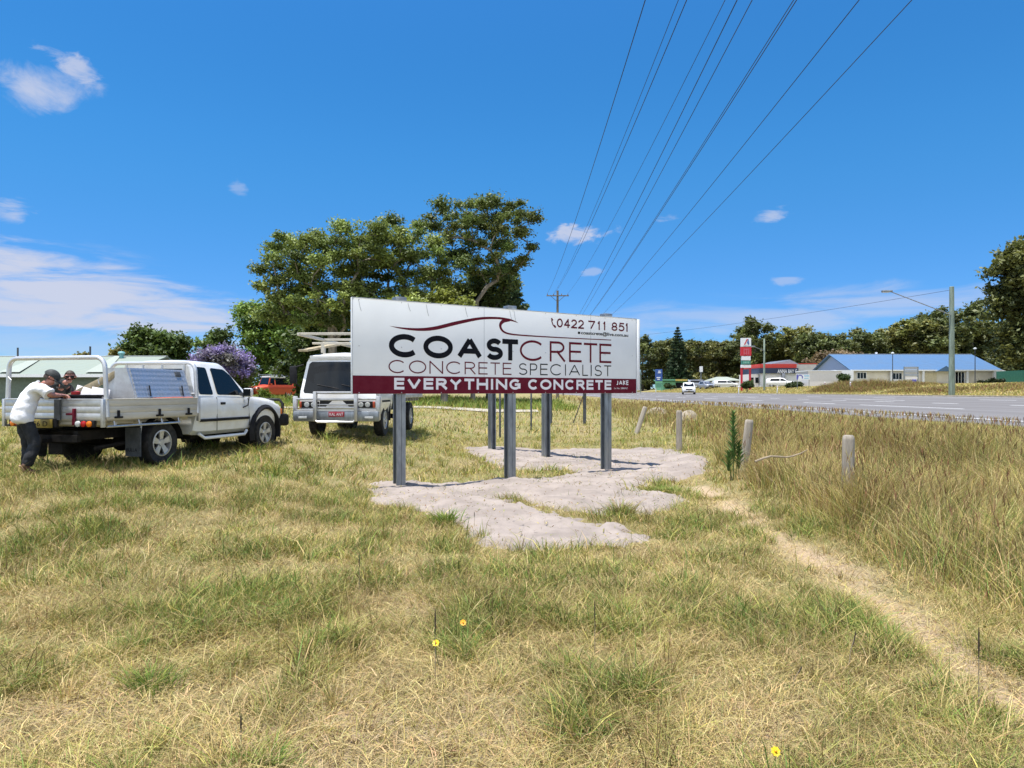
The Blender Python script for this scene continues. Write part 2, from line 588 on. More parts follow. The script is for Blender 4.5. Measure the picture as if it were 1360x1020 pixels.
# ------------------------------------------------------------------ road
am = mat('asphalt', (.168, .160, .156), .85, var=.13, scale=1.1, stretch=(1, .03, 1), bump=.25, bscale=30, spec=.25)
mb = MB()
ys = list(np.linspace(-40, 120, 33)) + list(np.linspace(140, 900, 20))
rx = [ROAD0, 15.0, 19, 24, ROAD1]
mb.add([(x, y, road_z(x)) for y in ys for x in rx],
       [(i * 5 + j, i * 5 + j + 1, i * 5 + j + 6, i * 5 + j + 5) for i in range(len(ys) - 1) for j in range(4)])
road = mb.build('road', am, smooth=0)
tag(road, 'grey asphalt highway with white lane lines', 'road', kind='structure')
wm = mat('road_paint', (.70, .70, .69), .7, var=.12, scale=3)
mb = MB()
def stripe(x, y0, y1, w):
    z0, z1 = road_z(x - w / 2) + .005, road_z(x + w / 2) + .005
    mb.add([(x - w / 2, y0, z0), (x + w / 2, y0, z1), (x + w / 2, y1, z1), (x - w / 2, y1, z0)], [(0, 1, 2, 3)])
for y in np.arange(-40, 800, 12): stripe(15.0, y, y + 12, .15)
for y in np.arange(-6, 400, 12): stripe(19.1, y, y + (9 if 25 < y < 32 else 4.5), .14)
for y in np.arange(0, 400, 6): stripe(22.6, y, y + 2.2, .14)
stripe(24.3, 44, 52, .14); stripe(24.3, 70, 84, .14)
for y in np.arange(2, 400, 12): stripe(27, y, y + 3, .14)
for y in np.arange(-40, 800, 12): stripe(30.0, y, y + 12, .13)
lines = mb.build('road_marking', wm, smooth=0)
tag(lines, 'white painted edge lines and lane dashes on the highway', 'road', kind='structure')
# pale gravel shoulder along the far kerb and near edge
sm = mat('gravel_shoulder', (.46, .40, .31), .95, var=.2, scale=3, bump=.5, bscale=50)
mb = MB()
for i in range(len(ys) - 1):
    y0, y1 = ys[i], ys[i + 1]
    mb.box((31.1, (y0 + y1) / 2, 1.20), (.9, y1 - y0 + .0, .16))
kerb = mb.build('verge_kerb', sm, smooth=0)
tag(kerb, 'pale gravel and concrete edge along the far side of the highway', 'kerb', kind='structure')
# gravel track across the paddock behind the sign
mb = MB()
tx = np.linspace(-40, 1.5, 60)
for i in range(59):
    for (a, b_) in ((0, 1),):
        y = [41 + .05 * tx[i], 41 + .05 * tx[i + 1]]
        w = 1.6
        mb.add([(tx[i], y[0] - w, tz(tx[i], y[0] - w) + .04), (tx[i + 1], y[1] - w, tz(tx[i + 1], y[1] - w) + .04),
                (tx[i + 1], y[1] + w, tz(tx[i + 1], y[1] + w) + .05), (tx[i], y[0] + w, tz(tx[i], y[0] + w) + .05)], [(0, 1, 2, 3)])
track = mb.build('gravel_track', mat('track_gravel', (.42, .38, .31), .95, var=.15, scale=2), smooth=30)
tag(track, 'pale gravel track crossing the paddock before the trees', 'track', kind='structure')

# ------------------------------------------------------------------ sand round the sign posts
sand_px = [(494, 643), (535, 637), (618, 637), (673, 635), (722, 634), (770, 629), (750, 621), (700, 621), (674, 619), (653, 611), (622, 600),
           (622, 593), (653, 591), (722, 595), (791, 594), (853, 593), (891, 599), (936, 611), (933, 628), (885, 634), (860, 638), (846, 650),
           (908, 655), (905, 669), (857, 678), (838, 672), (800, 684), (740, 672), (690, 658), (664, 657), (664, 661), (700, 668), (745, 682), (800, 695),
           (822, 693), (863, 711), (825, 719), (705, 722), (646, 716), (608, 690), (549, 668), (497, 666)]
SAND = np.array([unproj(*p, z=.05) for p in sand_px])


def poly_sd(poly, x, y):
    """signed distance to a polygon (positive inside)"""
    inside = np.zeros(x.shape, bool); dist = np.full(x.shape, 1e9)
    n = len(poly)
    for i in range(n):
        (x1, y1), (x2, y2) = poly[i], poly[(i + 1) % n]
        c = ((y1 > y) != (y2 > y)) & (x < (x2 - x1) * (y - y1) / (y2 - y1 + 1e-12) + x1)
        inside ^= c
        dx, dy = x2 - x1, y2 - y1
        t = np.clip(((x - x1) * dx + (y - y1) * dy) / (dx * dx + dy * dy + 1e-12), 0, 1)
        dist = np.minimum(dist, np.hypot(x - x1 - t * dx, y - y1 - t * dy))
    return np.where(inside, dist, -dist)


def sand_sd(x, y):
    return poly_sd(SAND, x, y) + .10 + .20 * (fbm(x, y, 3.5, 4) - .5) * 2 + .16 * (fbm(x + 5, y, 11, 3) - .5) * 2


sx, sy = np.meshgrid(np.arange(-3.2, 5.2, .05), np.arange(6.5, 21, .06))
sd = sand_sd(sx, sy)
sz = terrain(sx, sy) + .11 * S(sd, -.14, .30) - .055 + S(sd, -.05, .35) * (.075 * (fbm(sx, sy, 1.6, 5) - .5) * 1.6 + .035 * (fbm(sx, sy, 6, 3) - .5) + .04 * (fbm(sx, sy, 13, 3) - .5))
keep = sd > -.2
sidx = np.arange(sx.size).reshape(sx.shape)
q = np.stack([sidx[:-1, :-1], sidx[:-1, 1:], sidx[1:, 1:], sidx[1:, :-1]], -1).reshape(-1, 4)
kf = keep.ravel()[q].all(1)
q = q[kf]
used = np.unique(q); remap = np.zeros(sx.size, int); remap[used] = np.arange(len(used))
sand_m = mat('pale_sand', (.325, .278, .243), .95, var=.15, scale=1.6, bump=.8, bscale=30, spec=.1)
sand = raw_mesh('sand', np.stack([sx, sy, sz], -1).reshape(-1, 3)[used], remap[q].ravel(), np.full(len(q), 4), (.5, .5, .5), sand_m)
sand.data.shade_smooth()
tag(sand, 'pale spread sand heaped round the posts of the sign', 'sand', kind='structure')


def sand_h(x, y):
    d = float(sand_sd(np.array([x]), np.array([y]))[0])
    return tz(x, y) + (.05 if d > 0 else 0)

# ------------------------------------------------------------------ billboard
BX, BY, BZ = -2.478, 10.97, 1.55
BD = Vector((.8312, .556, 0)).normalized()
BANG = math.atan2(BD.y, BD.x)


def arc(cx, cy, rx_, ry_, a0, a1, n=28):
    return [(cx + rx_ * math.cos(R(a0 + (a1 - a0) * i / n)), cy + ry_ * math.sin(R(a0 + (a1 - a0) * i / n))) for i in range(n + 1)]


ov_ = arc(.5, .5, .5, .5, 0, 360, 40)
GLYPH = {
    'C': [arc(.52, .5, .52, .5, 42, 318, 34)],
    'O': [ov_], '0': [ov_],
    'A': [[(0, 0), (.5, 1)], [(1, 0), (.5, 1)], [(.2, .33), (.8, .33)]],
    'S': [arc(.5, .745, .44, .255, 25, 262, 18) + arc(.5, .25, .5, .25, 82, -158, 18)],
    'T': [[(0, 1), (1, 1)], [(.5, 0), (.5, 1)]],
    'R': [[(0, 0), (0, 1)], [(0, 1), (.55, 1)] + arc(.55, .74, .4, .26, 90, -90, 14)[1:] + [(0, .48)], [(.5, .48), (1, 0)]],
    'P': [[(0, 0), (0, 1)], [(0, 1), (.55, 1)] + arc(.55, .72, .4, .28, 90, -90, 14)[1:] + [(0, .44)]],
    'E': [[(0, 0), (0, 1)], [(0, 1), (1, 1)], [(0, .53), (.93, .53)], [(0, 0), (1, 0)]],
    'N': [[(0, 0), (0, 1)], [(0, 1), (1, 0)], [(1, 0), (1, 1)]],
    'I': [[(.5, 0), (.5, 1)]],
    'L': [[(0, 1), (0, 0)], [(0, 0), (1, 0)]],
    'V': [[(0, 1), (.5, 0)], [(1, 1), (.5, 0)]],
    'Y': [[(0, 1), (.5, .45)], [(1, 1), (.5, .45)], [(.5, 0), (.5, .45)]],
    'H': [[(0, 0), (0, 1)], [(1, 0), (1, 1)], [(0, .5), (1, .5)]],
    'G': [arc(.52, .5, .52, .5, 42, 330, 34), [(1, .13), (1, .48)], [(.6, .48), (1, .48)]],
    'J': [[(.8, 1), (.8, .25)] + arc(.45, .25, .35, .25, 0, -150, 10)[1:]],
    'K': [[(0, 0), (0, 1)], [(0, .4), (1, 1)], [(.35, .58), (1, 0)]],
    '1': [[(.55, 0), (.55, 1)], [(.55, 1), (.1, .84)]],
    '2': [arc(.5, .7, .48, .3, 172, -38, 18) + [(0, 0)], [(0, 0), (1, 0)]],
    '4': [[(.74, 0), (.74, 1)], [(.74, 1), (0, .27)], [(0, .27), (1, .27)]],
    '5': [[(.92, 1), (.2, 1)], [(.2, 1), (.1, .55)], arc(.46, .33, .54, .33, 128, -155, 20)],
    '7': [[(0, 1), (1, 1)], [(1, 1), (.35, 0)]],
    '8': [arc(.5, .75, .42, .25, 0, 360, 26), arc(.5, .25, .5, .25, 0, 360, 26)],
}


def stroke(mb, pts, t, z, th):
    """flat ribbon of width t along a polyline, standing th proud"""
    n = len(pts)
    closed = math.dist(pts[0], pts[-1]) < 1e-6
    L_, R_ = [], []
    for i in range(n):
        a = pts[i - 1] if i else (pts[-2] if closed else None)
        c_ = pts[i + 1] if i < n - 1 else (pts[1] if closed else None)
        p = pts[i]
        def nrm(u, v):
            d = math.dist(u, v); return (-(v[1] - u[1]) / d, (v[0] - u[0]) / d)
        if a is None: nn = nrm(p, c_); k_ = 1
        elif c_ is None: nn = nrm(a, p); k_ = 1
        else:
            n1_, n2_ = nrm(a, p), nrm(p, c_)
            s_ = (n1_[0] + n2_[0], n1_[1] + n2_[1]); l = math.hypot(*s_) or 1
            nn = (s_[0] / l, s_[1] / l)
            k_ = min(1.6, 1 / max(.3, nn[0] * n1_[0] + nn[1] * n1_[1]))
        L_.append((p[0] + nn[0] * t / 2 * k_, p[1] + nn[1] * t / 2 * k_))
        R_.append((p[0] - nn[0] * t / 2 * k_, p[1] - nn[1] * t / 2 * k_))
    vs = [(x, -z - th, y) for x, y in L_] + [(x, -z - th, y) for x, y in R_]
    mb.add(vs, [(i, i + n, i + n + 1, i + 1) for i in range(n - 1)])


def letters(mb, text, spans, y0, y1, t, z=.003, slant=0.):
    """spans: (x0, x1) outer width of each letter"""
    lay = 0
    for ch, (x0, x1) in zip(text, spans):
        if ch == ' ': continue
        for st in GLYPH[ch]:
            w, h = (x1 - x0 - t), (y1 - y0 - t)
            q_ = []
            for u, v in st:
                # ends of butt strokes reach the outer edge
                yy = y0 + t / 2 + v * h
                q_.append((x0 + t / 2 + u * w + slant * v * h, yy))
            if len(q_) == 2:
                (ax, ay), (bx_, by_) = q_
                d = math.dist(q_[0], q_[1]); ex = t / 2
                if ch not in 'AVYK' or abs(ay - by_) < 1e-6 or abs(ax - bx_) < 1e-6:
                    if ch not in 'H' or abs(ax - bx_) < 1e-6:
                        dx, dy = (bx_ - ax) / d * ex, (by_ - ay) / d * ex
                        if not (ch in 'NZ247' and abs(dx) > 1e-6 and abs(dy) > 1e-6) and not (ch == 'A'):
                            q_ = [(ax - dx, ay - dy), (bx_ + dx, by_ + dy)]
            stroke(mb, q_, t, z + lay * .0004, 0)
            lay += 1
            lay %= 6


def even(x0, x1, text, widths, gap):
    """spread the letters between x0 and x1 by relative widths"""
    tot_ = sum(widths.get(c_, 1.) for c_ in text) + gap * (len(text) - 1)
    s_ = (x1 - x0) / tot_; out = []; x = x0
    for c_ in text:
        w = widths.get(c_, 1.) * s_
        out.append((x, x + w)); x += w + gap * s_
    return out


def small_text(name, body, x, z_, size, depth, m, parent, width=None, bold=0., align='LEFT', rot=(R(90), 0, 0), y=0.):
    """a line of lettering turned into a mesh"""
    cu = bpy.data.curves.new(name, 'FONT')
    cu.body = body; cu.size = size; cu.offset = bold; cu.align_x = align; cu.extrude = 0.0
    o = bpy.data.objects.new(name, cu); COL.objects.link(o)
    dg = bpy.context.evaluated_depsgraph_get()
    me = bpy.data.meshes.new_from_object(o.evaluated_get(dg))
    bpy.data.objects.remove(o); bpy.data.curves.remove(cu)
    if width and len(me.vertices):
        xs = [v.co.x for v in me.vertices]; k_ = width / (max(xs) - min(xs)); m0 = min(xs)
        for v in me.vertices: v.co.x = (v.co.x - m0) * k_
    me.materials.append(m if not isinstance(m, str) else M[m])
    o = bpy.data.objects.new(name, me); COL.objects.link(o)
    o.parent = parent; o.location = (x, y, z_); o.rotation_euler = rot
    return o


bb = thing('billboard', 'large white and maroon concreter billboard on steel posts, two panels in a V', 'billboard', (BX, BY, 0), BANG)
mb = MB()
mb.box((3.0, .02, BZ + .75), (6.0, .04, 1.5), bev=.004)
front = mb.build('sign_panel', 'panel_white', bb)
mb = MB()
mb.box((3.0, -.0025, BZ + .145), (5.998, .003, .286))
mb.build('bottom_band', 'maroon', front)
mb = MB()   # thin bright trim and rivets
for x in (0.006, 5.994): mb.box((x, -.004, BZ + .75), (.014, .006, 1.5))
mb.box((3.0, -.004, BZ + 1.496), (6.0, .008, .012))
mb.build('edge_trim', 'alloy', front)
mb = MB()
for i in range(9):
    for zz in (.02, .75, 1.47):
        mb.lathe([(.009, 0), (.007, .005)], (.12 + i * .72, -.004, BZ + zz), (0, -1, 0), 8)
mb.build('rivets', 'alloy', front)
mb = MB()
for x in (2.4, 4.8): mb.box((x, -.0006, BZ + .75), (.005, .0016, 1.49))
mb.build('sheet_joint', 'galv', front, smooth=0)
mb = MB()
for x, l in ((.11, .18), (.95, .13), (1.28, .19), (2.02, .16), (2.93, .17), (3.02, .19)):
    mb.tube([(x, -.006, BZ + 1.47), (x + .02, -.012, BZ + 1.47 - l * .6), (x + .045, -.008, BZ + 1.47 - l)], .0028, 5)
mb.build('wire_tie', 'galv', front)

W1 = {'C': 1.0, 'O': 1.05, 'A': .98, 'S': .68, 'T': .66, 'R': .72, 'E': .62, 'N': .85, 'P': .62, 'I': .16, 'L': .5, 'V': .95, 'Y': .9, 'H': .85, 'G': 1.0, ' ': .3, 'J': .5, 'K': .8}
mb = MB()
letters(mb, 'COAST', [(.62, 1.15), (1.23, 1.78), (1.862, 2.357), (2.435, 2.785), (2.775, 3.11)], BZ + .588, BZ + .966, .088)
mb.build('lettering', 'ink', front, smooth=0, weld=0)
mb = MB()
letters(mb, 'CRETE', [(3.149, 3.69), (3.817, 4.175), (4.269, 4.575), (4.629, 4.961), (5.017, 5.324)], BZ + .59, BZ + .966, .041)
mb.build('lettering', 'maroon', front, smooth=0, weld=0)
mb = MB()
letters(mb, 'CONCRETE', even(.613, 2.968, 'CONCRETE', W1, .2), BZ + .332, BZ + .545, .020)
mb.build('lettering', 'maroon', front, smooth=0, weld=0)
mb = MB()
letters(mb, 'SPECIALIST', even(3.125, 5.319, 'SPECIALIST', W1, .22), BZ + .335, BZ + .545, .020)
mb.build('lettering', 'ink', front, smooth=0, weld=0)
W2 = {'E': .62, 'V': .86, 'R': .72, 'Y': .82, 'T': .68, 'H': .8, 'I': .22, 'N': .82, 'G': .82, 'C': .8, 'O': .92}
mb = MB()
letters(mb, 'EVERYTHING', even(.709, 3.159, 'EVERYTHING', W2, .17), BZ + .07, BZ + .258, .045, .006)
letters(mb, 'CONCRETE', even(3.328, 5.319, 'CONCRETE', W2, .17), BZ + .07, BZ + .258, .045, .006)
mb.build('lettering', 'letter_white', front, smooth=0, weld=0)
mb = MB()
letters(mb, 'JAKE', even(5.452, 5.77, 'JAKE', {'A': 1., 'K': .8, 'J': .6, 'E': .62}, .18), BZ + .165, BZ + .258, .020, .006)
mb.build('lettering', 'letter_white', front, smooth=0, weld=0)
small_text('lettering', 'Lic No. 288692C', 5.394, BZ + .085, .045, 0, 'letter_white', front, .364, y=-.007)
mb = MB()
WD = {'1': .45}
letters(mb, '0422', even(3.981, 4.629, '0422', WD, .2), BZ + 1.228, BZ + 1.397, .029)
letters(mb, '711', even(4.738, 5.187, '711', WD, .36), BZ + 1.228, BZ + 1.397, .029)
letters(mb, '851', even(5.33, 5.77, '851', WD, .22), BZ + 1.228, BZ + 1.397, .029)
mb.build('lettering', 'maroon', front, smooth=0, weld=0)
mb = MB()   # handset mark
hp = [(3.862, 1.385), (3.866, 1.33), (3.893, 1.27), (3.945, 1.222)]
stroke(mb, [(a, BZ + b_) for a, b_ in hp], .022, .003, 0)
stroke(mb, [(3.855, BZ + 1.392), (3.888, BZ + 1.35)], .03, .0034, 0)
stroke(mb, [(3.915, BZ + 1.262), (3.958, BZ + 1.226)], .03, .0038, 0)
mb.build('handset_mark', 'maroon', front, smooth=0, weld=0)
small_text('lettering', 'coastcrete@live.com.au', 4.56, BZ + 1.128, .085, 0, 'ink', front, 1.21, bold=.0018, y=-.004)
mb = MB()
mb.add([(4.483, -.003, BZ + 1.128), (4.54, -.003, BZ + 1.128), (4.54, -.003, BZ + 1.172), (4.483, -.003, BZ + 1.172)], [(0, 1, 2, 3)])
mb.build('envelope_mark', 'ink', front, smooth=0)


def spline(pts, n=10):
    out = []
    for i in range(len(pts) - 1):
        p0 = pts[max(0, i - 1)]; p1 = pts[i]; p2 = pts[i + 1]; p3 = pts[min(len(pts) - 1, i + 2)]
        for j in range(n):
            t = j / n
            out.append(tuple(.5 * ((2 * b_) + (-a + c_) * t + (2 * a - 5 * b_ + 4 * c_ - d) * t * t + (-a + 3 * b_ - 3 * c_ + d) * t ** 3) for a, b_, c_, d in zip(p0, p1, p2, p3)))
    out.append(tuple(pts[-1]))
    return out


def ribbon(mb, pts, z):
    """pts: (x, y, width)"""
    pts = spline(pts, 10); n = len(pts); vs = []
    for i in range(n):
        a, c_ = pts[max(0, i - 1)], pts[min(n - 1, i + 1)]
        d = math.hypot(c_[0] - a[0], c_[1] - a[1]) or 1
        nn = (-(c_[1] - a[1]) / d, (c_[0] - a[0]) / d)
        w = max(pts[i][2] * 1.3, .0005) / 2
        vs += [(pts[i][0] + nn[0] * w, -z, BZ + pts[i][1] + nn[1] * w), (pts[i][0] - nn[0] * w, -z, BZ + pts[i][1] - nn[1] * w)]
    mb.add(vs, [(2 * i, 2 * i + 1, 2 * i + 3, 2 * i + 2) for i in range(n - 1)])


mb = MB()
ribbon(mb, [(.632, 1.083, .001), (.85, 1.058, .02), (1.15, 1.052, .035), (1.444, 1.088, .045), (1.864, 1.198, .045), (2.302, 1.295, .035), (2.664, 1.325, .03), (2.9, 1.312, .03), (3.02, 1.292, .018), (3.115, 1.262, .001)], .003)
ribbon(mb, [(2.93, 1.30, .03), (2.80, 1.28, .05), (2.735, 1.215, .042), (2.75, 1.14, .032), (2.82, 1.085, .026), (2.944, 1.058, .022), (3.2, 1.046, .019), (3.8, 1.041, .016), (4.5, 1.041, .013), (5.319, 1.045, .012)], .0036)
mb.build('wave_emblem', 'maroon', front, smooth=0, weld=0)


def channel_post(mb, x, y, z0, z1):
    """two lipped channels back to back"""
    for s_ in (-1, 1):
        mb.box((x + s_ * .040, y, (z0 + z1) / 2), (.070, .006, z1 - z0))
        mb.box((x + s_ * .040, y + .15, (z0 + z1) / 2), (.070, .006, z1 - z0))
        mb.box((x + s_ * .003, y + .075, (z0 + z1) / 2), (.004, .144, z1 - z0))
        mb.box((x + s_ * .0775, y + .014, (z0 + z1) / 2), (.005, .022, z1 - z0))
        mb.box((x + s_ * .0775, y + .136, (z0 + z1) / 2), (.005, .022, z1 - z0))


for a in (.86, 3.02, 5.30):
    wp = Vector((BX, BY, 0)) + BD * a + Vector((-BD.y, BD.x, 0)) * .1
    mb = MB(); channel_post(mb, a, .052, sand_h(wp.x, wp.y) - .4, BZ + 1.5)
    po = mb.build('post', 'galv', bb, smooth=0)
    mb = MB(); mb.box((a, .125, BZ + 1.535), (.19, .17, .07), bev=.012); mb.build('post_cap', 'galv', po)
mb = MB()
for zz in (.12, .75, 1.38): mb.box((3.0, .046, BZ + zz), (5.9, .010, .07))
mb.build('rail', 'galv', bb, smooth=0)
# rear panel of the V (its face looks away)
rb0 = Vector((2.62, 14.62)); rb1 = Vector((-.95, 19.62))
rdv = (rb1 - rb0).normalized()
inv = Matrix.Rotation(-BANG, 3, 'Z')
def loc_(p, z): return inv @ (Vector((p.x, p.y, z)) - Vector((BX, BY, 0)))
q0, q1 = loc_(rb0, 0), loc_(rb0 + rdv * 6, 0)
ra_ = math.atan2(q1.y - q0.y, q1.x - q0.x)
mid = (q0 + q1) / 2
mb = MB(); mb.box((mid.x, mid.y, BZ + .79), (6, .04, 1.46), rot=(0, 0, ra_), bev=.004)
mb.build('sign_panel', 'panel_white', bb)
nrm_r = Vector((-math.sin(ra_), math.cos(ra_), 0))
side_ = 1 if (nrm_r.y < 0) else -1
for tpos in (2.96, 5.27):
    pr = rb0 + rdv * tpos
    lp = loc_(pr, 0) + nrm_r * side_ * .11
    wz = sand_h(pr.x, pr.y)
    mb = MB(); channel_post(mb, 0, -.075, wz - .4, BZ + 1.46)
    po = mb.build('post', 'galv', bb, smooth=0, loc=(lp.x, lp.y, 0)); po.rotation_euler = (0, 0, ra_)

# low second hoarding behind, further along the verge
Yl = 30.
pl = P(732, 523, Yl); pr_ = P(776, 523, Yl)
lh = thing('low_hoarding', 'low red and white hoarding with braced legs seen under the big billboard', 'hoarding', ((pl.x + pr_.x) / 2, Yl, tz(pl.x, Yl)))
hz = CAM_Z - tz(pl.x, Yl)
mb = MB(); mb.box((0, 0, hz + .28), (1.9, .05, .75), bev=.01); p_ = mb.build('sign_panel', 'panel_white', lh)
mb = MB(); mb.box((.1, -.035, hz + .05), (1.3, .02, .1)); mb.build('red_strip', 'sign_red', p_)
for s_ in (-1, 1):
    mb = MB(); mb.box((s_ * .72, .06, hz / 2 + .2), (.13, .10, hz + .5 + .3)); mb.build('leg', 'galv_dark', lh, smooth=0)
mb = MB(); mb.tube([(.70, .1, hz - .12), (.28, .5, 0.05)], .02, 6); mb.build('brace', 'galv_dark', lh)
for px_, Y_, z1_, lab in ((664, 24, 1.7, 'slim grey steel post standing in grass behind the billboard, the longer of two'), (705.5, 27, 1.75, 'slim grey steel post standing in grass behind the billboard, the shorter of two')):
    x_ = P(px_, 0, Y_).x
    mb = MB(); mb.lathe([(.035, -.3), (.035, z1_ - tz(x_, Y_)), (.03, z1_ + .01 - tz(x_, Y_))], (0, 0, 0), (0, 0, 1), 12)
    o = mb.build('steel_post', 'galv_dark', loc=(x_, Y_, tz(x_, Y_))); tag(o, lab, 'post')


# ------------------------------------------------------------------ vehicles
def ring(s, zs, zb, zr, ws, wb, wr, crown=.03):
    half = [(ws * .88, zs), (ws, zs + .07), (wb + .012, zs + (zb - zs) * .55), (wb + .004, zb - .05), (wb - .03, zb + .008),
            (wr + .025, zr - .06), (wr - .01, zr - .018), (wr - .09, zr), (wr * .45, zr + crown * .8)]
    return [(x, s, z) for x, z in half] + [(0, s, zr + crown)] + [(-x, s, z) for x, z in reversed(half)]


def wheel(parent, x, y, z, rad, wid, rim_r, side, rim_mat='chrome', spokes=5, name='wheel'):
    """tyre with a spoked rim, outer face towards side (+1/-1) in x"""
    mb = MB(); w = wid / 2
    mb.lathe([(rim_r, -w * .8), (rad * .93, -w), (rad * .985, -w * .8), (rad, -w * .45), (rad, w * .45), (rad * .985, w * .8), (rad * .93, w), (rim_r, w * .85), (rim_r * .98, w * .3)], (0, 0, 0), (side, 0, 0), 36)
    ty = mb.build(name, 'rubber', parent, loc=(x, y, z))
    mb = MB()
    mb.lathe([(rim_r * 1.0, w * .80), (rim_r * 1.02, w * .92), (rim_r * .93, w * .94), (rim_r * .88, w * .5), (rim_r * .86, w * .1)], (0, 0, 0), (side, 0, 0), 36, caps=False)
    mb.lathe([(.001, w * .84), (.055, w * .84), (.065, w * .7), (.065, w * .2)], (0, 0, 0), (side, 0, 0), 16)
    for i in range(spokes):
        a = 2 * math.pi * i / spokes + .3
        ca, sa = math.cos(a), math.sin(a)
        tw = rim_r * (.26 if spokes <= 6 else .12)
        pts = []
        for (rr_, ww) in ((.05, tw * .6), (rim_r * .9, tw)):
            for sg in (-1, 1):
                pts.append((side * (w * .74 if rr_ < .1 else w * .82), ca * rr_ - sa * ww * sg, sa * rr_ + ca * ww * sg))
        mb.prism([pts[0], pts[1], pts[3], pts[2]], (-side * .03, 0, 0))
    mb.build('rim', rim_mat, ty, smooth=40)
    mb = MB(); mb.lathe([(rim_r * .9, 0), (rim_r * .9, w * .1)], (0, 0, 0), (side, 0, 0), 24)
    mb.build('brake_disc', 'under', ty)
    return ty


def side_plane(st, off=.006):
    """x of the glasshouse side at height z for a station tuple"""
    _, zs, zb, zr, ws, wb, wr = st[:7]
    def f(z):
        t = (z - zb) / max(.01, (zr - .06 - zb)); return (wb - .03) * (1 - t) + (wr + .025) * t + off
    return f


def pane(mb, pts, plane, side, th=.006):
    poly = [(side * plane(z), s_, z) for s_, z in pts]
    mb.prism(poly, (side * th, 0, 0))


def cut(o, cyls):
    """wheel arches cut out of a body: cylinders (x0,x1,y,z,r)"""
    mb = MB()
    for (x0, x1, y, z, r) in cyls:
        mb.lathe([(r, 0), (r, x1 - x0)], (x0, y, z), (1, 0, 0), 40)
    c_ = mb.build('cutter', 'under')
    dg = bpy.context.evaluated_depsgraph_get()
    md = o.modifiers.new('b', 'BOOLEAN'); md.object = c_; md.operation = 'DIFFERENCE'; md.solver = 'EXACT'
    dg = bpy.context.evaluated_depsgraph_get()
    me = bpy.data.meshes.new_from_object(o.evaluated_get(dg))
    o.modifiers.clear(); o.data = me
    cm = c_.data; bpy.data.objects.remove(c_); bpy.data.meshes.remove(cm)
    me.shade_smooth(); me.set_sharp_from_angle(angle=R(32))
    return o


def rounded(poly, r=.04, n=4):
    """round the corners of a 2-D polygon"""
    out = []
    m = len(poly)
    for i in range(m):
        p, a, b_ = Vector(poly[i]), Vector(poly[i - 1]), Vector(poly[(i + 1) % m])
        d1, d2 = (a - p), (b_ - p)
        l = min(r, d1.length * .45, d2.length * .45)
        s0, s1 = p + d1.normalized() * l, p + d2.normalized() * l
        for j in range(n + 1):
            t = j / n
            q_ = s0 * (1 - t) ** 2 + p * 2 * t * (1 - t) + s1 * t * t
            out.append((q_.x, q_.y))
    return out


# ---- the white tray-back ute
UX, UY, UH = -6.634, 11.99, R(13.5)
ux2, uy2 = UX + 3 * math.sin(UH), UY + 3 * math.cos(UH)
UZ = .365
ute = thing('flatbed_ute', 'white extended-cab ute with an aluminium drop-side tray and tube racks', 'ute', (UX, UY, UZ), -UH)
ST = [(.86, .46, 1.13, 1.72, .76, .83, .66), (.93, .44, 1.13, 1.755, .78, .835, .665), (1.2, .43, 1.13, 1.775, .79, .84, .67), (1.72, .43, 1.125, 1.765, .79, .84, .665),
      (1.86, .43, 1.12, 1.715, .79, .84, .66)]
body_r = [ring(*s) for s in ST]
body_r += [ring(2.50, .43, 1.105, 1.17, .79, .84, .775, .02), ring(2.62, .43, 1.08, 1.135, .79, .84, .74, .035), ring(3.25, .44, 1.0, 1.09, .79, .84, .70, .03),
           ring(3.58, .46, .93, 1.035, .77, .82, .68, .025), ring(3.72, .50, .86, .96, .72, .77, .64, .02), ring(3.77, .55, .78, .88, .68, .72, .6, .02)]
mb = MB(); mb.loft(body_r)
body = mb.build('body', 'paint', ute, smooth=32)
cut(body, [(-1.2, -.50, 3.0, .40, .47), (.50, 1.2, 3.0, .40, .47)])
mb = MB(); mb.box((0, 3.0, .62), (1.0, .9, .5)); mb.build('inner_guard', 'under', ute, smooth=0)
pl_ = side_plane(ST[2])
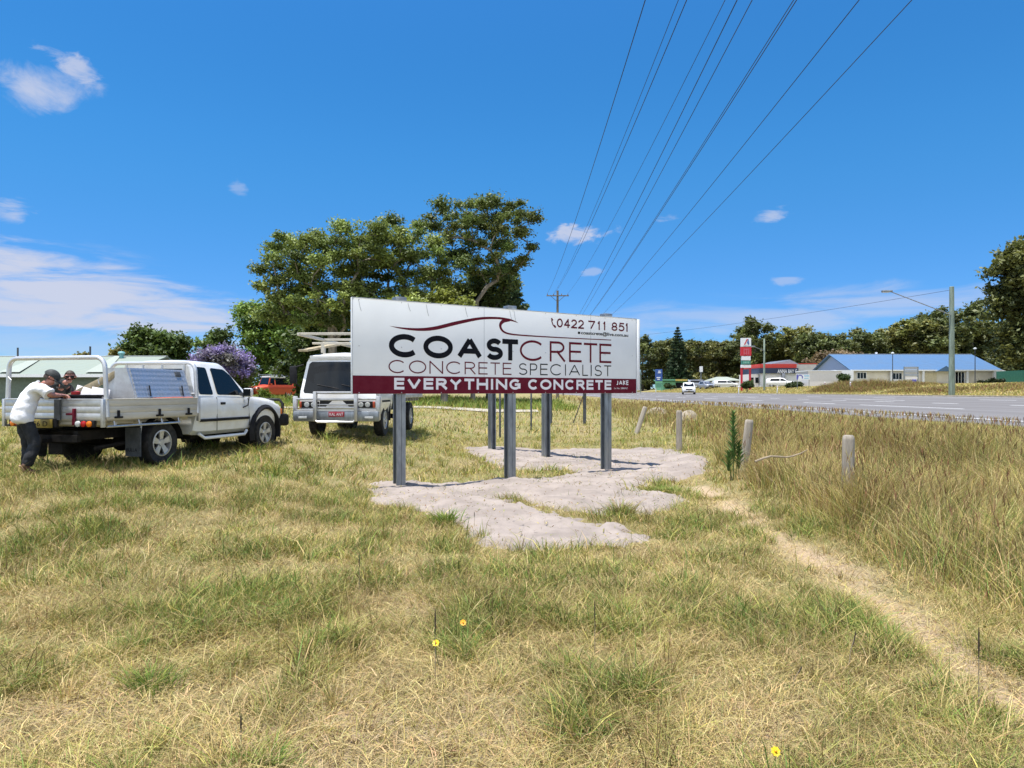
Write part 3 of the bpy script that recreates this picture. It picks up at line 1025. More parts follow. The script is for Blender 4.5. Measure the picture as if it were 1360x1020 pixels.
for sg in (1, -1):
    mb = MB(); pane(mb, rounded([(.98, 1.17), (1.37, 1.16), (1.27, 1.66), (1.0, 1.67)], .05), pl_, sg); mb.build('rear_window', 'glass', ute)
    mb = MB(); pane(mb, rounded([(1.49, 1.16), (2.33, 1.145), (1.97, 1.53), (1.78, 1.64), (1.40, 1.66)], .05), pl_, sg); w_ = mb.build('front_window', 'glass', ute)
    mb = MB()   # door shut lines, handle, rub strip
    for s0, s1, z0, z1 in ((1.435, 1.435, .50, 1.12), (2.46, 2.40, .55, 1.09)):
        mb.tube([(sg * .8435, s0, z0), (sg * .8475, (s0 + s1) / 2, (z0 + z1) / 2), (sg * .839, s1, z1)], .006, 5)
    mb.build('door_gap', 'under', ute)
    mb = MB(); mb.box((sg * .853, 1.60, 1.0), (.03, .13, .045), bev=.01); mb.build('door_handle', 'black', ute)
    mb = MB(); mb.box((sg * .853, 1.70, .70), (.022, 1.5, .05), bev=.008); mb.build('rub_strip', 'black', ute)
    mb = MB(); mb.box((sg * .97, 2.22, 1.20), (.19, .09, .17), bev=.03); mi = mb.build('side_mirror', 'paint', ute)
    mb = MB(); mb.tube([(sg * .83, 2.27, 1.13), (sg * .93, 2.24, 1.14)], .025, 8); mb.build('mirror_arm', 'black', mi)
    mb = MB(); mb.box((sg * .97, 2.172, 1.20), (.16, .006, .14)); mb.build('mirror_glass', 'glass', mi)
    # wheel arch flare
    mb = MB()
    vs = []
    for i in range(17):
        a = R(-18 + 216 * i / 16)
        for (rr_, xx) in ((.455, .80), (.465, .895), (.50, .90), (.555, .845)):
            vs.append((sg * xx, 3.0 + rr_ * math.cos(a), .40 + rr_ * math.sin(a)))
    mb.add(vs, [(i * 4 + j, i * 4 + j + 1, i * 4 + j + 5, i * 4 + j + 4) for i in range(16) for j in range(3)])
    mb.build('wheel_flare', 'black', ute, smooth=50)
    mb = MB(); vs = []
    for i in range(21):
        a = R(-30 + 240 * i / 20)
        for xx in (.515, .838): vs.append((sg * xx, 3.0 + .462 * math.cos(a), .40 + .462 * math.sin(a)))
    mb.add(vs, [(i * 2, i * 2 + 1, i * 2 + 3, i * 2 + 2) for i in range(20)])
    mb.add([(sg * .512, 3.0 + .464 * math.cos(2 * math.pi * i / 32), .40 + .464 * math.sin(2 * math.pi * i / 32)) for i in range(32)], [tuple(range(32))])
    mb.build('inner_guard', 'under', ute, smooth=30)
    mb = MB(); mb.box((sg * .62, 3.735, .80), (.26, .05, .13), rot=(R(12), 0, 0), bev=.02); mb.build('headlight', 'clear_lens', ute)
    mb = MB(); mb.box((sg * .79, 3.655, .79), (.05, .1, .12), bev=.02); mb.build('indicator', 'amber_lens', ute)
    wheel(ute, sg * .74, 0, .37, .37, .25, .215, sg)
    wheel(ute, sg * .74, 3.0, .37, .37, .25, .215, sg)
    mb = MB(); mb.tube([(sg * .80, .98, .46), (sg * .83, 1.1, .38), (sg * .83, 2.3, .38), (sg * .80, 2.42, .45)], .03, 8); mb.build('side_step', 'paint', ute)
# windscreen
mb = MB()
wsp = [(-.60, 1.885, 1.705), (.60, 1.885, 1.705), (.70, 2.475, 1.195), (-.70, 2.475, 1.195)]
mb.prism(wsp, (0, .006, .006)); mb.build('windscreen', 'glass', ute)
mb = MB(); mb.box((0, .848, 1.43), (1.1, .012, .40), bev=.004); mb.build('back_window', 'glass', ute)
mb = MB(); mb.tube([(.845, 2.46, 1.16), (.90, 2.36, 1.13), (.885, 2.34, .95), (.86, 2.22, .91)], .012, 6); mb.build('aerial_cable', 'black', ute)
# bull bar and front bumper
mb = MB(); mb.box((0, 3.90, .60), (1.62, .20, .26), bev=.05); mb.box((.76, 3.74, .62), (.14, .3, .24), bev=.04); mb.box((-.76, 3.74, .62), (.14, .3, .24), bev=.04)
mb.tube([(-.68, 3.9, .7), (-.68, 3.93, .95), (-.60, 3.93, 1.04), (.60, 3.93, 1.04), (.68, 3.93, .95), (.68, 3.9, .7)], .032, 10)
for x in (-.3, .3): mb.tube([(x, 3.93, .72), (x, 3.94, 1.04)], .026, 8)
mb.build('bull_bar', 'black', ute)
mb = MB(); mb.box((0, 3.765, .80), (.95, .03, .14), bev=.01); mb.build('grille', 'black', ute)
# chassis and rear running gear
mb = MB()
for x in (-.42, .42): mb.box((x, .9, .56), (.08, 4.4, .14))
mb.tube([(-.7, 0, .37), (.7, 0, .37)], .055, 10); mb.ball((.05, 0, .37), .15)
mb.box((0, 1.9, .42), (1.15, 1.7, .12)); mb.box((-.2, -.75, .52), (.7, .5, .22), bev=.04)
mb.box((0, -1.32, .52), (1.0, .08, .10)); mb.box((0, -1.36, .49), (.1, .16, .06))
mb.tube([(.55, .3, .42), (.56, -.5, .40), (.58, -1.1, .36)], .035, 8)
mb.build('chassis', 'under', ute)
for sg in (1, -1):
    mb = MB()
    vs = []
    for i in range(13):
        a = R(8 + 164 * i / 12)
        for xx in (.60, .89):
            vs.append((sg * xx, .46 * math.cos(a), .38 + .43 * math.sin(a)))
    mb.add(vs, [(i * 2, i * 2 + 1, i * 2 + 3, i * 2 + 2) for i in range(12)])
    mb.build('rear_guard', 'black', ute, smooth=50)
    mb = MB(); mb.box((sg * .75, -.53, .42), (.29, .012, .46)); fl = mb.build('mud_flap', 'galv_dark' if sg > 0 else 'under', ute)
    if sg > 0: small_text('lettering', 'BULLA', .63, .27, .075, 0, 'ink', fl, .2, y=-.54)
    mb = MB(); mb.tube([(sg * .84, -.46, .72), (sg * .84, -.52, .24)], .015, 6); mb.build('flap_stay', 'alloy', ute)
# tray
T0, T1, TW = -1.3, .80, .925
mb = MB(); mb.box((0, (T0 + T1) / 2, .815), (1.84, T1 - T0, .05)); mb.box((0, (T0 + T1) / 2, .755), (1.5, T1 - T0 - .1, .06))
for y in (-1.0, -.5, 0, .45): mb.box((0, y, .72), (1.7, .06, .07))
mb.build('tray_floor', 'alloy_dull', ute, smooth=0)


def dropside(c_, length, along_y, out, name, mt):
    """extruded side: three hollow planks with grooves"""
    mb = MB()
    for i in range(3):
        zc = .80 + .0515 + i * .100
        d = (.032, length, .097) if along_y else (length, .032, .097)
        mb.box((c_[0], c_[1], zc), d, bev=.006)
    d = (.020, length, .29) if along_y else (length, .020, .29)
    mb.box((c_[0], c_[1], .95), d)
    d = (.045, length, .022) if along_y else (length, .045, .022)
    mb.box((c_[0], c_[1], 1.105), d, bev=.006)
    return mb.build(name, mt, ute)


for sg in (1, -1):
    ds = dropside((sg * TW, (T0 + T1) / 2), T1 - T0 - .07, True, sg, 'drop_side', 'alloy_dull')
    for y in (-1.05, -.18, .52):
        mb = MB(); mb.box((sg * (TW + .028), y, .885), (.025, .04, .11), bev=.006); mb.box((sg * (TW + .03), y, .835), (.03, .15, .03), bev=.006)
        mb.build('latch', 'black', ds)
    mb = MB(); mb.tube([(sg * .93, T0 + .05, .70), (sg * .93, .32, .70)], .018, 8)
    for y in (-1.1, -.6, -.1, .3): mb.tube([(sg * .93, y, .70), (sg * .91, y, .78)], .014, 6)
    mb.build('rope_rail', 'alloy', ute)
tg = dropside((0, T0), 1.80, False, 1, 'tail_gate', 'alloy')
mb = MB(); mb.box((.42, T0 - .03, .87), (.04, .04, .20), bev=.006); mb.box((.34, T0 - .03, .885), (.12, .03, .03), bev=.004); mb.box((.42, T0 - .035, .77), (.05, .03, .10), bev=.006)
mb.build('gate_latch', 'maroon', tg)
mb = MB(); mb.box((.12, T0 - .03, .95), (.12, .014, .31)); mb.build('gate_strap', 'galv_dark', tg)
for sg in (1, -1):
    mb = MB(); mb.box((sg * .905, T0, .90), (.05, .05, .42), bev=.006); mb.build('corner_post', 'alloy', ute)
    mb = MB(); mb.box((sg * .915, T1 + .02, .92), (.05, .05, .44), bev=.006); mb.build('corner_post', 'alloy', ute)
    mb = MB(); mb.box((sg * .60, T0 - .012, .742), (.36, .05, .10), bev=.008); lb = mb.build('tail_light_bar', 'black', ute)
    for dx, mt in ((-.10, 'clear_lens'), (0, 'red_lens'), (.10, 'amber_lens')):
        mb = MB(); mb.lathe([(.045, 0), (.043, .018), (.025, .026)], (sg * .60 + sg * dx + .0, T0 - .037, .742), (0, -1, 0), 20); mb.build('tail_light', mt, lb)
mb = MB(); mb.box((-.14, T0 - .05, .74), (.372, .012, .13), bev=.004); np_ = mb.build('number_plate', 'plate_yellow', ute)
small_text('lettering', '56 D', -.30, .70, .11, 0, 'ink', np_, .26, y=T0 - .058)
mb = MB(); mb.box((-.14, T0 - .02, .755), (.5, .04, .12)); mb.build('plate_bracket', 'black', ute)


def hoop(y, name):
    z1 = 1.735; w = .905; r_ = .16
    pts = [(-w - .02, y, .84), (-w, y, 1.2), (-w + .02, y, z1 - r_)]
    for i in range(7):
        a = R(180 - 90 * i / 6); pts.append((-w + .02 + r_ + r_ * math.cos(a), y, z1 - r_ + r_ * math.sin(a)))
    pts += [(-x, yy, z) for x, yy, z in reversed(pts)]
    mb = MB(); mb.tube(pts, .034, 12)
    h_ = mb.build(name, 'tube', ute, smooth=60)
    return h_


h1 = hoop(T0 + .06, 'rack_hoop'); h2 = hoop(T1 - .02, 'rack_hoop')
for x in (-.72, .62):
    mb = MB(); mb.tube([(x, T0 + .06, 1.735), (x, T0 + .06, 1.90)], .013, 8); mb.build('rack_pin', 'galv_dark', h1)
mb = MB()
for x in (-.55, -.2, .2, .66): mb.tube([(x, T1 - .02, 1.735), (x, T1 - .02, .85)], .02, 8)
mb.tube([(-.9, T1 - .02, 1.18), (.9, T1 - .02, 1.18)], .02, 8)
mb.build('head_board', 'tube', ute)
for sg in (1, -1):
    mb = MB(); mb.tube([(sg * .86, T0 + .02, 1.45), (sg * .80, T0 + .02, 1.40), (sg * .82, T0 + .02, 1.33)], .008, 6); mb.build('tie_hook', 'alloy', h1)
# stuff that lies in the tray: things of their own, in ute space
UM = Matrix.Translation((UX, UY, UZ)) @ Matrix.Rotation(-UH, 4, 'Z')
def on_ute(o, label, cat, group=None):
    o.matrix_world = UM @ o.matrix_basis
    return tag(o, label, cat, group)
tb = thing('tool_box', 'aluminium chequer-plate tool box with a sloping lid standing in the ute tray', 'tool box')
x0, x1, y0, y1, z0, z1 = .30, .90, -.62, .70, .842, 1.60
mb = MB(); sec = [(x0, z0), (x1 - .02, z0), (x1 - .02, 1.12), (x1 - .20, z1), (x0 + .05, z1)]
mb.prism([(x, y0, z) for x, z in sec], (0, y1 - y0, 0)); mb.build('box_shell', 'alloy', tb, smooth=0)
mb = MB()
n_ = Vector((.48, 0, .18)).normalized() * .012
mb.prism([(x1 - .02, y0 + .02, 1.125), (x1 - .02, y1 - .02, 1.125), (x1 - .195, y1 - .06, z1 - .01), (x1 - .195, y0 + .06, z1 - .01)], n_)
lid = mb.build('lid', 'chequer', tb, smooth=0)
mb = MB()
for y in (-.32, .45): mb.tube([(x1 - .0, y, 1.15), (x1 - .055, y + .03, 1.32)], .012, 6)
mb.build('lid_strut', 'black', lid)
mb = MB(); mb.box((x1 - .15, y1 - .2, 1.52), (.02, .12, .09), rot=(0, R(-20), 0), bev=.004); mb.build('lock_plate', 'galv_dark', lid)
on_ute(tb, None, None)
mb = MB(); mb.tube([(x0 + .58, -.55, 1.10), (x0 + .60, .2, 1.118), (x0 + .6, .68, 1.115)], .014, 6)
on_ute(mb.build('tie_strap', 'orange_red'), 'orange strap lying along the sill below the tool box', 'strap')
mb = MB(); mb.box((0, 0, 0), (.06, 1.1, .10), rot=(R(28), 0, R(-70)), bev=.004)
on_ute(mb.build('timber_offcut', 'timber', loc=(.12, -.72, 1.30)), 'pale timber length propped diagonally in the ute tray', 'timber')
mb = MB(); mb.box((0, 0, 0), (.30, .02, .44), rot=(R(-8), R(14), 0), bev=.003)
on_ute(mb.build('white_board', 'letter_white', loc=(.02, -.80, 1.08)), 'white board leaning in the tray, nearest the man in dark shirt', 'board')
mb = MB(); mb.box((0, 0, 0), (.28, .02, .42), rot=(R(-8), R(10), R(15)), bev=.003)
on_ute(mb.build('white_board', 'letter_white', loc=(.40, -.86, 1.07)), 'white board leaning in the tray against the tool box', 'board')
cr = thing('tool_crate', 'black plastic crate standing in the tray behind the tail gate', 'crate')
mb = MB(); mb.box((.12, -1.02, 1.0), (.7, .34, .30), bev=.02); mb.build('crate_body', 'black', cr)
mb = MB(); mb.box((.12, -1.02, 1.158), (.74, .38, .03), bev=.01); mb.build('crate_lid', 'black', cr)
on_ute(cr, None, None)
mb = MB(); mb.lathe([(.001, 0), (.06, 0), (.065, .01), (.065, .045), (.02, .055), (.001, .055)], (0, 0, 0), (0, 0, 1), 16)
on_ute(mb.build('strap_reel', 'red', loc=(.24, -1.12, 1.176)), 'small red reel lying on the black crate in the tray', 'reel')

# ---- the cab-over flatbed truck
TX, TY, TH = -4.05, 17.75, R(182.4)
TZ = .475
trk = thing('flatbed_truck', 'white cab-over flatbed truck with bull bar and overhead ladder rack', 'truck', (TX, TY, TZ), -TH)
def tring(s, zs, zb, zr, w0, wb, wr):
    half = [(w0 * .95, zs), (w0, zs + .06), (wb + .01, (zs + zb) / 2), (wb, zb), (wb - .015, zb + .06), (wr + .02, zr - .12), (wr - .03, zr - .03), (wr - .12, zr)]
    return [(x, s, z) for x, z in half] + [(0, s, zr + .035)] + [(-x, s, z) for x, z in reversed(half)]
mb = MB()
mb.loft([tring(-.75, .52, 1.12, 1.98, .86, .90, .80), tring(-.6, .50, 1.12, 2.02, .88, .92, .82), tring(.45, .50, 1.12, 2.02, .88, .92, .82), tring(.70, .50, 1.12, 1.96, .88, .92, .80),
         tring(.83, .50, 1.12, 1.86, .88, .91, .79)])
cabu = mb.build('cab', 'paint', trk, smooth=30)
mb = MB()   # sloping front face below and around the screen
def fr(s, z, w): return [(-w, s, z), (-w * .5, s + .03, z), (0, s + .04, z), (w * .5, s + .03, z), (w, s, z)]
prof = [(.80, 1.90, .77), (.86, 1.80, .80), (1.02, 1.12, .90), (1.06, 1.0, .905), (1.07, .60, .89), (1.05, .50, .86)]
fv = [p for q_ in prof for p in fr(*q_)]
ff = [(i * 5 + j, i * 5 + j + 1, i * 5 + j + 6, i * 5 + j + 5) for i in range(len(prof) - 1) for j in range(4)]
n0 = len(fv)
bk = [(-w + .01 if k_ == 0 else w - .01, .60, z) for (s, z, w) in prof for k_ in (0, 1)]
fv += bk
for i in range(len(prof) - 1):
    ff += [(i * 5, (i + 1) * 5, n0 + 2 * (i + 1), n0 + 2 * i), (i * 5 + 4, n0 + 2 * i + 1, n0 + 2 * (i + 1) + 1, (i + 1) * 5 + 4)]
ff += [(0, n0, n0 + 1, 4, 3, 2, 1), ((len(prof) - 1) * 5, (len(prof) - 1) * 5 + 1, (len(prof) - 1) * 5 + 2, (len(prof) - 1) * 5 + 3, (len(prof) - 1) * 5 + 4, n0 + 2 * len(prof) - 1, n0 + 2 * len(prof) - 2)]
mb.add(fv, ff); mb.build('front_panel', 'paint', trk, smooth=30)
mb = MB()
def scr(t, k_=1.):  # point on the screen plane; t 0 top .. 1 bottom
    return (.86 + .16 * t + .0, 1.80 - .68 * t, (.80 + .10 * t) * k_)
rows = [-.02, .06, .3, .6, .9, 1.0, 1.10]
vs = []
for t in rows:
    s_, z_, w_ = scr(t)
    w_ -= .07 + (.05 if t in (-.02, 1.10) else 0)
    vs += [(x, y + .012, z) for x, y, z in fr(s_, z_, w_)]
mb.add(vs, [(i * 5 + j, i * 5 + j + 1, i * 5 + j + 6, i * 5 + j + 5) for i in range(len(rows) - 1) for j in range(4)])
wsc = mb.build('windscreen', 'glass', trk, smooth=60)
mb = MB()
for x0_, x1_ in ((-.55, -.08), (-.02, .5)): mb.tube([(x0_, 1.06, 1.17), (x1_, 1.055, 1.27)], .012, 6)
mb.build('wiper', 'black', trk)
mb = MB(); mb.box((0, .86, 1.905), (1.46, .05, .13), rot=(R(-24), 0, 0), bev=.02); vis = mb.build('sun_visor', 'paint', trk)
small_text('lettering', 'COASTCRETE CONCRETE', .66, 1.885, .09, 0, 'letter_white', vis, 1.3, y=.892, rot=(R(90), 0, R(180)))
for sg in (1, -1):
    mb = MB(); mb.prism([(sg * .925, -.45, 1.20), (sg * .925, .72, 1.20), (sg * .85, .56, 1.84), (sg * .85, -.45, 1.86)], (sg * .008, 0, 0)); mb.build('side_window', 'glass', trk)
    mb = MB(); mb.box((sg * 1.10, .95, 1.50), (.17, .08, .42), bev=.03); mi = mb.build('side_mirror', 'black', trk)
    mb = MB(); mb.tube([(sg * .9, .8, 1.75), (sg * 1.08, .95, 1.68)], .014, 6); mb.tube([(sg * .92, .85, 1.2), (sg * 1.08, .95, 1.32)], .014, 6); mb.build('mirror_arm', 'black', mi)
    mb = MB(); mb.box((sg * .66, 1.085, .80), (.46, .06, .15), bev=.015); hl = mb.build('headlight', 'black', trk)
    for dx in (-.10, .06): 
        mb = MB(); mb.lathe([(.062, 0), (.06, .015), (.03, .022)], (sg * .66 + sg * dx, 1.112, .80), (0, 1, 0), 18); mb.build('lamp', 'clear_lens', hl)
    mb = MB(); mb.box((sg * .87, 1.105, .80), (.05, .05, .15), bev=.01); mb.build('indicator', 'orange_red', hl)
    wheel(trk, sg * .80, .05, .40, .40, .22, .22, sg, 'alloy', 8)
    for dx in (.70, .93): wheel(trk, sg * dx, -2.75, .40, .40, .20, .22, sg, 'alloy', 8)
    mb = MB(); mb.box((sg * .80, .05, .87), (.26, 1.0, .10), bev=.03); mb.box((sg * .80, -.42, .62), (.26, .05, .5), bev=.01); mb.build('wheel_guard', 'black', trk)
# bull bar
mb = MB()
for x in (-.48, .48): mb.box((x, 1.24, .76), (.085, .12, .70), bev=.02)
for x in (-.98, .98): mb.box((x, 1.15, .72), (.10, .10, .56), bev=.02)
mb.box((0, 1.23, 1.08), (1.02, .08, .06), bev=.02)
for z in (.92, .73): mb.box((0, 1.21, z), (.90, .06, .055), bev=.015)
mb.box((0, 1.20, .80), (.90, .03, .03), bev=.01)
for sg in (1, -1):
    mb.box((sg * .74, 1.17, .93), (.44, .06, .05), bev=.015); mb.box((sg * .74, 1.17, .665), (.44, .06, .04), bev=.012)
mb.tube([(-.48, 1.26, .46), (-.42, 1.29, .40), (.42, 1.29, .40), (.48, 1.26, .46)], .025, 8)
mb.build('bull_bar', 'chrome', trk)
mb = MB(); mb.box((0, 1.16, .53), (2.02, .14, .24), bev=.03); mb.build('bumper', 'galv', trk)
for sg in (1, -1):
    mb = MB(); mb.box((sg * .78, 1.235, .50), (.20, .02, .05), bev=.008); mb.build('fog_light', 'clear_lens', trk)
mb = MB(); mb.box((-.02, 1.245, .58), (.37, .012, .12), bev=.004); npl = mb.build('number_plate', 'plate_red', trk)
small_text('lettering', 'KAL ANT', .14, .545, .10, 0, 'letter_white', npl, .32, y=1.254, rot=(R(90), 0, R(180)))
mb = MB(); mb.box((0, 1.085, .80), (.84, .03, .22), bev=.01); mb.build('grille', 'black', trk)
mb = MB()
for x in (-.36, .36): mb.box((x, -1.6, .66), (.09, 5.2, .18))
mb.tube([(-.9, -2.75, .40), (.9, -2.75, .40)], .07, 10); mb.box((.6, -1.3, .62), (.4, .8, .35), bev=.05); mb.box((0, .2, .55), (1.3, 1.5, .25))
mb.build('chassis', 'under', trk)
mb = MB(); mb.box((0, -2.75, .98), (2.1, 3.7, .10), bev=.01)
for y in np.arange(-4.4, -1, .45): mb.box((0, y, .88), (1.9, .07, .10))
mb.build('tray_floor', 'alloy', trk, smooth=0)
for sg in (1, -1):
    mb = MB(); mb.box((sg * 1.05, -2.75, 1.2), (.035, 3.7, .32), bev=.008); mb.build('drop_side', 'alloy', trk)
mb = MB(); mb.box((0, -.93, 1.5), (1.9, .05, .9), bev=.01); mb.build('head_board', 'alloy', trk)
mb = MB(); mb.box((0, -4.6, 1.2), (2.06, .035, .32), bev=.008); mb.build('tail_gate', 'alloy', trk)
# ladder rack over the cab
mb = MB()
for x in (-.95, .95):
    mb.box((x, -1.75, 2.46), (.06, 5.6, .07), bev=.01)
    for y in (-.98, -4.5): mb.box((x, y, 1.75), (.06, .06, 1.40), bev=.008)
for y, z in ((1.0, 2.47), (-.95, 2.47), (-2.7, 2.47), (-4.5, 2.47)): mb.box((0, y, z), (1.90, .05, .06), bev=.01)
mb.box((0, .62, 2.27), (1.5, .05, .05), bev=.01)
for x in (-.25, .5): mb.box((x, .62, 2.17), (.07, .06, .26), bev=.008)
mb.build('ladder_rack', 'alloy_dull', trk, smooth=20)
mb = MB(); mb.box((0, 0, 0), (.26, 1.9, .05), rot=(R(-9), 0, R(-14)), bev=.006)
pk = mb.build('scaffold_plank', 'timber'); pk.location = (TX - .62, TY - .1, TZ + 2.22); pk.rotation_euler = (0, 0, -TH)
tag(pk, 'weathered plank stowed slantwise under the rack over the white truck cab', 'plank')


# ---- generic cars further off
def small_car(name, label, cat, loc, heading, Lc=4.5, W=1.8, H=1.68, paint='paint', top=None, hood=.95, belt=.98, hoodlen=1.15, screen=.75, rake=.28, wr=.31, boxy=False, group=None):
    root = thing(name, label, cat, loc, -heading, group)
    w = W / 2; f = Lc / 2; zs = .28
    s_cowl = f - hoodlen; s_roof = s_cowl - screen
    st = [(-f + .02, .45, belt - .05, H - .30 if not boxy else H - .06, w * .92, w * .95, w * .78), (-f + .12, zs + .1, belt, H - .14 if not boxy else H - .02, w * .95, w, w * .8),
          (-f + rake + .15, zs, belt, H - .03, w * .96, w, w * .8), (s_roof - .4, zs, belt, H, w * .96, w, w * .8), (s_roof, zs, belt, H - .05, w * .96, w, w * .8)]
    rings = [ring(*s) for s in st]
    rings += [ring(s_cowl, zs, belt - .02, hood + .07, w * .96, w, w * .88, .02), ring(s_cowl + .15, zs, hood - .06, hood + .02, w * .96, w, w * .86, .03),
              ring(f - .25, zs, hood - .17, hood - .05, w * .94, w * .97, w * .8, .03), ring(f - .06, .32, hood - .27, hood - .15, w * .86, w * .9, w * .72, .02), ring(f, .4, hood - .36, hood - .26, w * .8, w * .82, w * .65, .01)]
    mb = MB(); mb.loft(rings); body = mb.build('body', paint, root, smooth=32)
    ya, yb = f - .85, -f + .85
    cut(body, [(-w - .2, -w + .28, ya, wr, wr * 1.14), (w - .28, w + .2, ya, wr, wr * 1.14), (-w - .2, -w + .28, yb, wr, wr * 1.14), (w - .28, w + .2, yb, wr, wr * 1.14)])
    pl_ = side_plane((0, zs, belt, H, w * .96, w, w * .8), .008)
    zt = H - .13
    for sg in (1, -1):
        mb = MB(); pane(mb, rounded([(s_roof - .35, belt + .04), (s_cowl - .12, belt + .04), (s_roof - .02, zt), (s_roof - .35, zt)], .05), pl_, sg, .01); mb.build('side_window', 'glass', root)
        mb = MB(); pane(mb, rounded([(-f + rake + .35, belt + .04), (s_roof - .45, belt + .04), (s_roof - .45, zt), (-f + rake + .45, zt)], .05), pl_, sg, .01); mb.build('side_window', 'glass', root)
        for y in (ya, yb): wheel(root, sg * (w - .11), y, wr, wr, .2, wr * .62, sg, 'alloy', 5)
        mb = MB(); mb.box((sg * w * .68, f - .07, hood - .22), (.34, .10, .13), bev=.03); mb.build('headlight', 'clear_lens', root)
        mb = MB(); mb.box((sg * w * .9, -f + .08, belt - .06), (.12, .1, .2), bev=.02); mb.build('tail_light', 'red_lens', root)
        mb = MB(); mb.box((sg * (w + .10), s_cowl - .2, belt + .09), (.2, .1, .14), bev=.03); mb.build('side_mirror', paint, root)
    mb = MB()
    mb.prism([(-w * .68, s_roof + .045, H - .10), (w * .68, s_roof + .045, H - .10), (w * .80, s_cowl - .03, hood + .12), (-w * .80, s_cowl - .03, hood + .12)], (0, .012, .012))
    mb.build('windscreen', 'glass', root)
    mb = MB(); mb.box((0, -f + .0 + (.02 if boxy else .06), (belt + H) / 2 - .04), (W * .66, .03, (H - belt) * .62), rot=(R(-12 if not boxy else 0), 0, 0), bev=.01); mb.build('back_window', 'glass', root)
    mb = MB(); mb.box((0, f - .01, hood - .30), (W * .5, .05, .16), bev=.02); mb.box((0, f - .0, .42), (W * .74, .06, .12), bev=.02); mb.build('grille', 'black', root)
    mb = MB(); mb.box((0, f + .012, .50), (.37, .012, .1), bev=.003); mb.build('number_plate', 'plate_yellow', root)
    if top:
        mb = MB(); mb.box((0, (s_roof - f + .10) / 2, H - .035), (W * .865, s_roof + f - .02, .20), bev=.04); mb.build('roof_skin', top, root)
    return root


rp = P(360, 520, 66)
rz_ = tz(rp.x, 66)
r4 = small_car('red_offroader', 'orange-red four-wheel drive with white roof and roof rack parked before the trees', 'car', (rp.x, 66, rz_), R(180 + 38), 4.3, 1.75, 1.95, 'orange_red', 'paint', 1.08, 1.15, 1.35, .28, .1, .38, True)
mb = MB()
for x in (-.7, .7): mb.tube([(x, -1.9, 2.14), (x, .9, 2.14)], .025, 6)
for y in np.arange(-1.9, 1, .4): mb.tube([(-.7, y, 2.12), (.7, y, 2.12)], .02, 6)
for x in (-.7, .7):
    for y in (-1.8, -.5, .8): mb.tube([(x, y, 1.98), (x, y, 2.14)], .02, 6)
mb.build('roof_rack', 'galv', r4)
sp_ = P(914.5, 519, 107)
small_car('white_suv', 'white four-wheel drive wagon driving on the highway', 'car', (sp_.x, 107, road_z(sp_.x) + .005), R(192), 4.7, 1.9, 1.78, 'paint', None, 1.05, 1.08, 1.15, .7, .3, .38)
x_ = P(1038, 0, 111).x
small_car('parked_car', 'white car with dark front parked at the service station', 'car', (x_, 111, tz(x_, 111)), R(120), 4.4, 1.75, 1.5, 'paint')
x_ = P(963, 0, 140).x
small_car('parked_car', 'white car parked side-on before the low pale-roofed house', 'car', (x_, 140, tz(x_, 140)), R(88), 4.8, 1.8, 1.5, 'paint')
x_ = P(936, 0, 145).x
small_car('parked_car', 'white van parked beside the green building past the highway', 'van', (x_, 150, tz(x_, 150)), R(95), 4.4, 1.8, 1.85, 'silver', None, 1.2, 1.2, .7, .5, .05, .33, True)
x_ = P(944, 0, 135).x
small_car('parked_car', 'mauve-grey hatchback parked end-on past the highway', 'car', (x_, 138, tz(x_, 138)), R(170), 4.0, 1.7, 1.5, 'silver')


# ------------------------------------------------------------------ people
def skinned(name, chains, m, parent, sub=2):
    """one continuous surface grown round chains of (x, y, z, radius[, radius2]); chain items given as a name reuse a joint"""
    vs, es, rs, names = [], [], [], {}
    for ch in chains:
        prev = None
        for it in ch:
            if isinstance(it, str): i = names[it]
            else:
                nm = it[0] if isinstance(it[0], str) else None
                d = it[1:] if nm else it
                i = len(vs); vs.append(d[:3]); rs.append((d[3], d[4] if len(d) > 4 else d[3]))
                if nm: names[nm] = i
            if prev is not None: es.append((prev, i))
            prev = i
    me = bpy.data.meshes.new(name); me.from_pydata(vs, es, [])
    o = bpy.data.objects.new(name, me); COL.objects.link(o)
    sm_ = o.modifiers.new('skin', 'SKIN'); sm_.use_smooth_shade = True; sm_.branch_smoothing = .6
    for i, sv in enumerate(me.skin_vertices[0].data):
        sv.radius = rs[i]; sv.use_root = (i == 0)
    s2 = o.modifiers.new('sub', 'SUBSURF'); s2.levels = sub; s2.render_levels = sub
    dg = bpy.context.evaluated_depsgraph_get()
    me2 = bpy.data.meshes.new_from_object(o.evaluated_get(dg))
    o.modifiers.clear(); o.data = me2; bpy.data.meshes.remove(me)
    me2.shade_smooth(); me2.materials.clear(); me2.materials.append(M[m] if isinstance(m, str) else m)
    o.parent = parent
    return o


def folds(o, strength, size):
    tx_ = bpy.data.textures.new('cloth_folds', 'CLOUDS'); tx_.noise_scale = size; tx_.noise_depth = 2
    modified(o, ('DISPLACE', dict(texture=tx_, strength=strength, mid_level=.5)))
    o.data.shade_smooth()
    return o


def lerp(a, b_, t): return tuple(x + (y - x) * t for x, y in zip(a, b_))


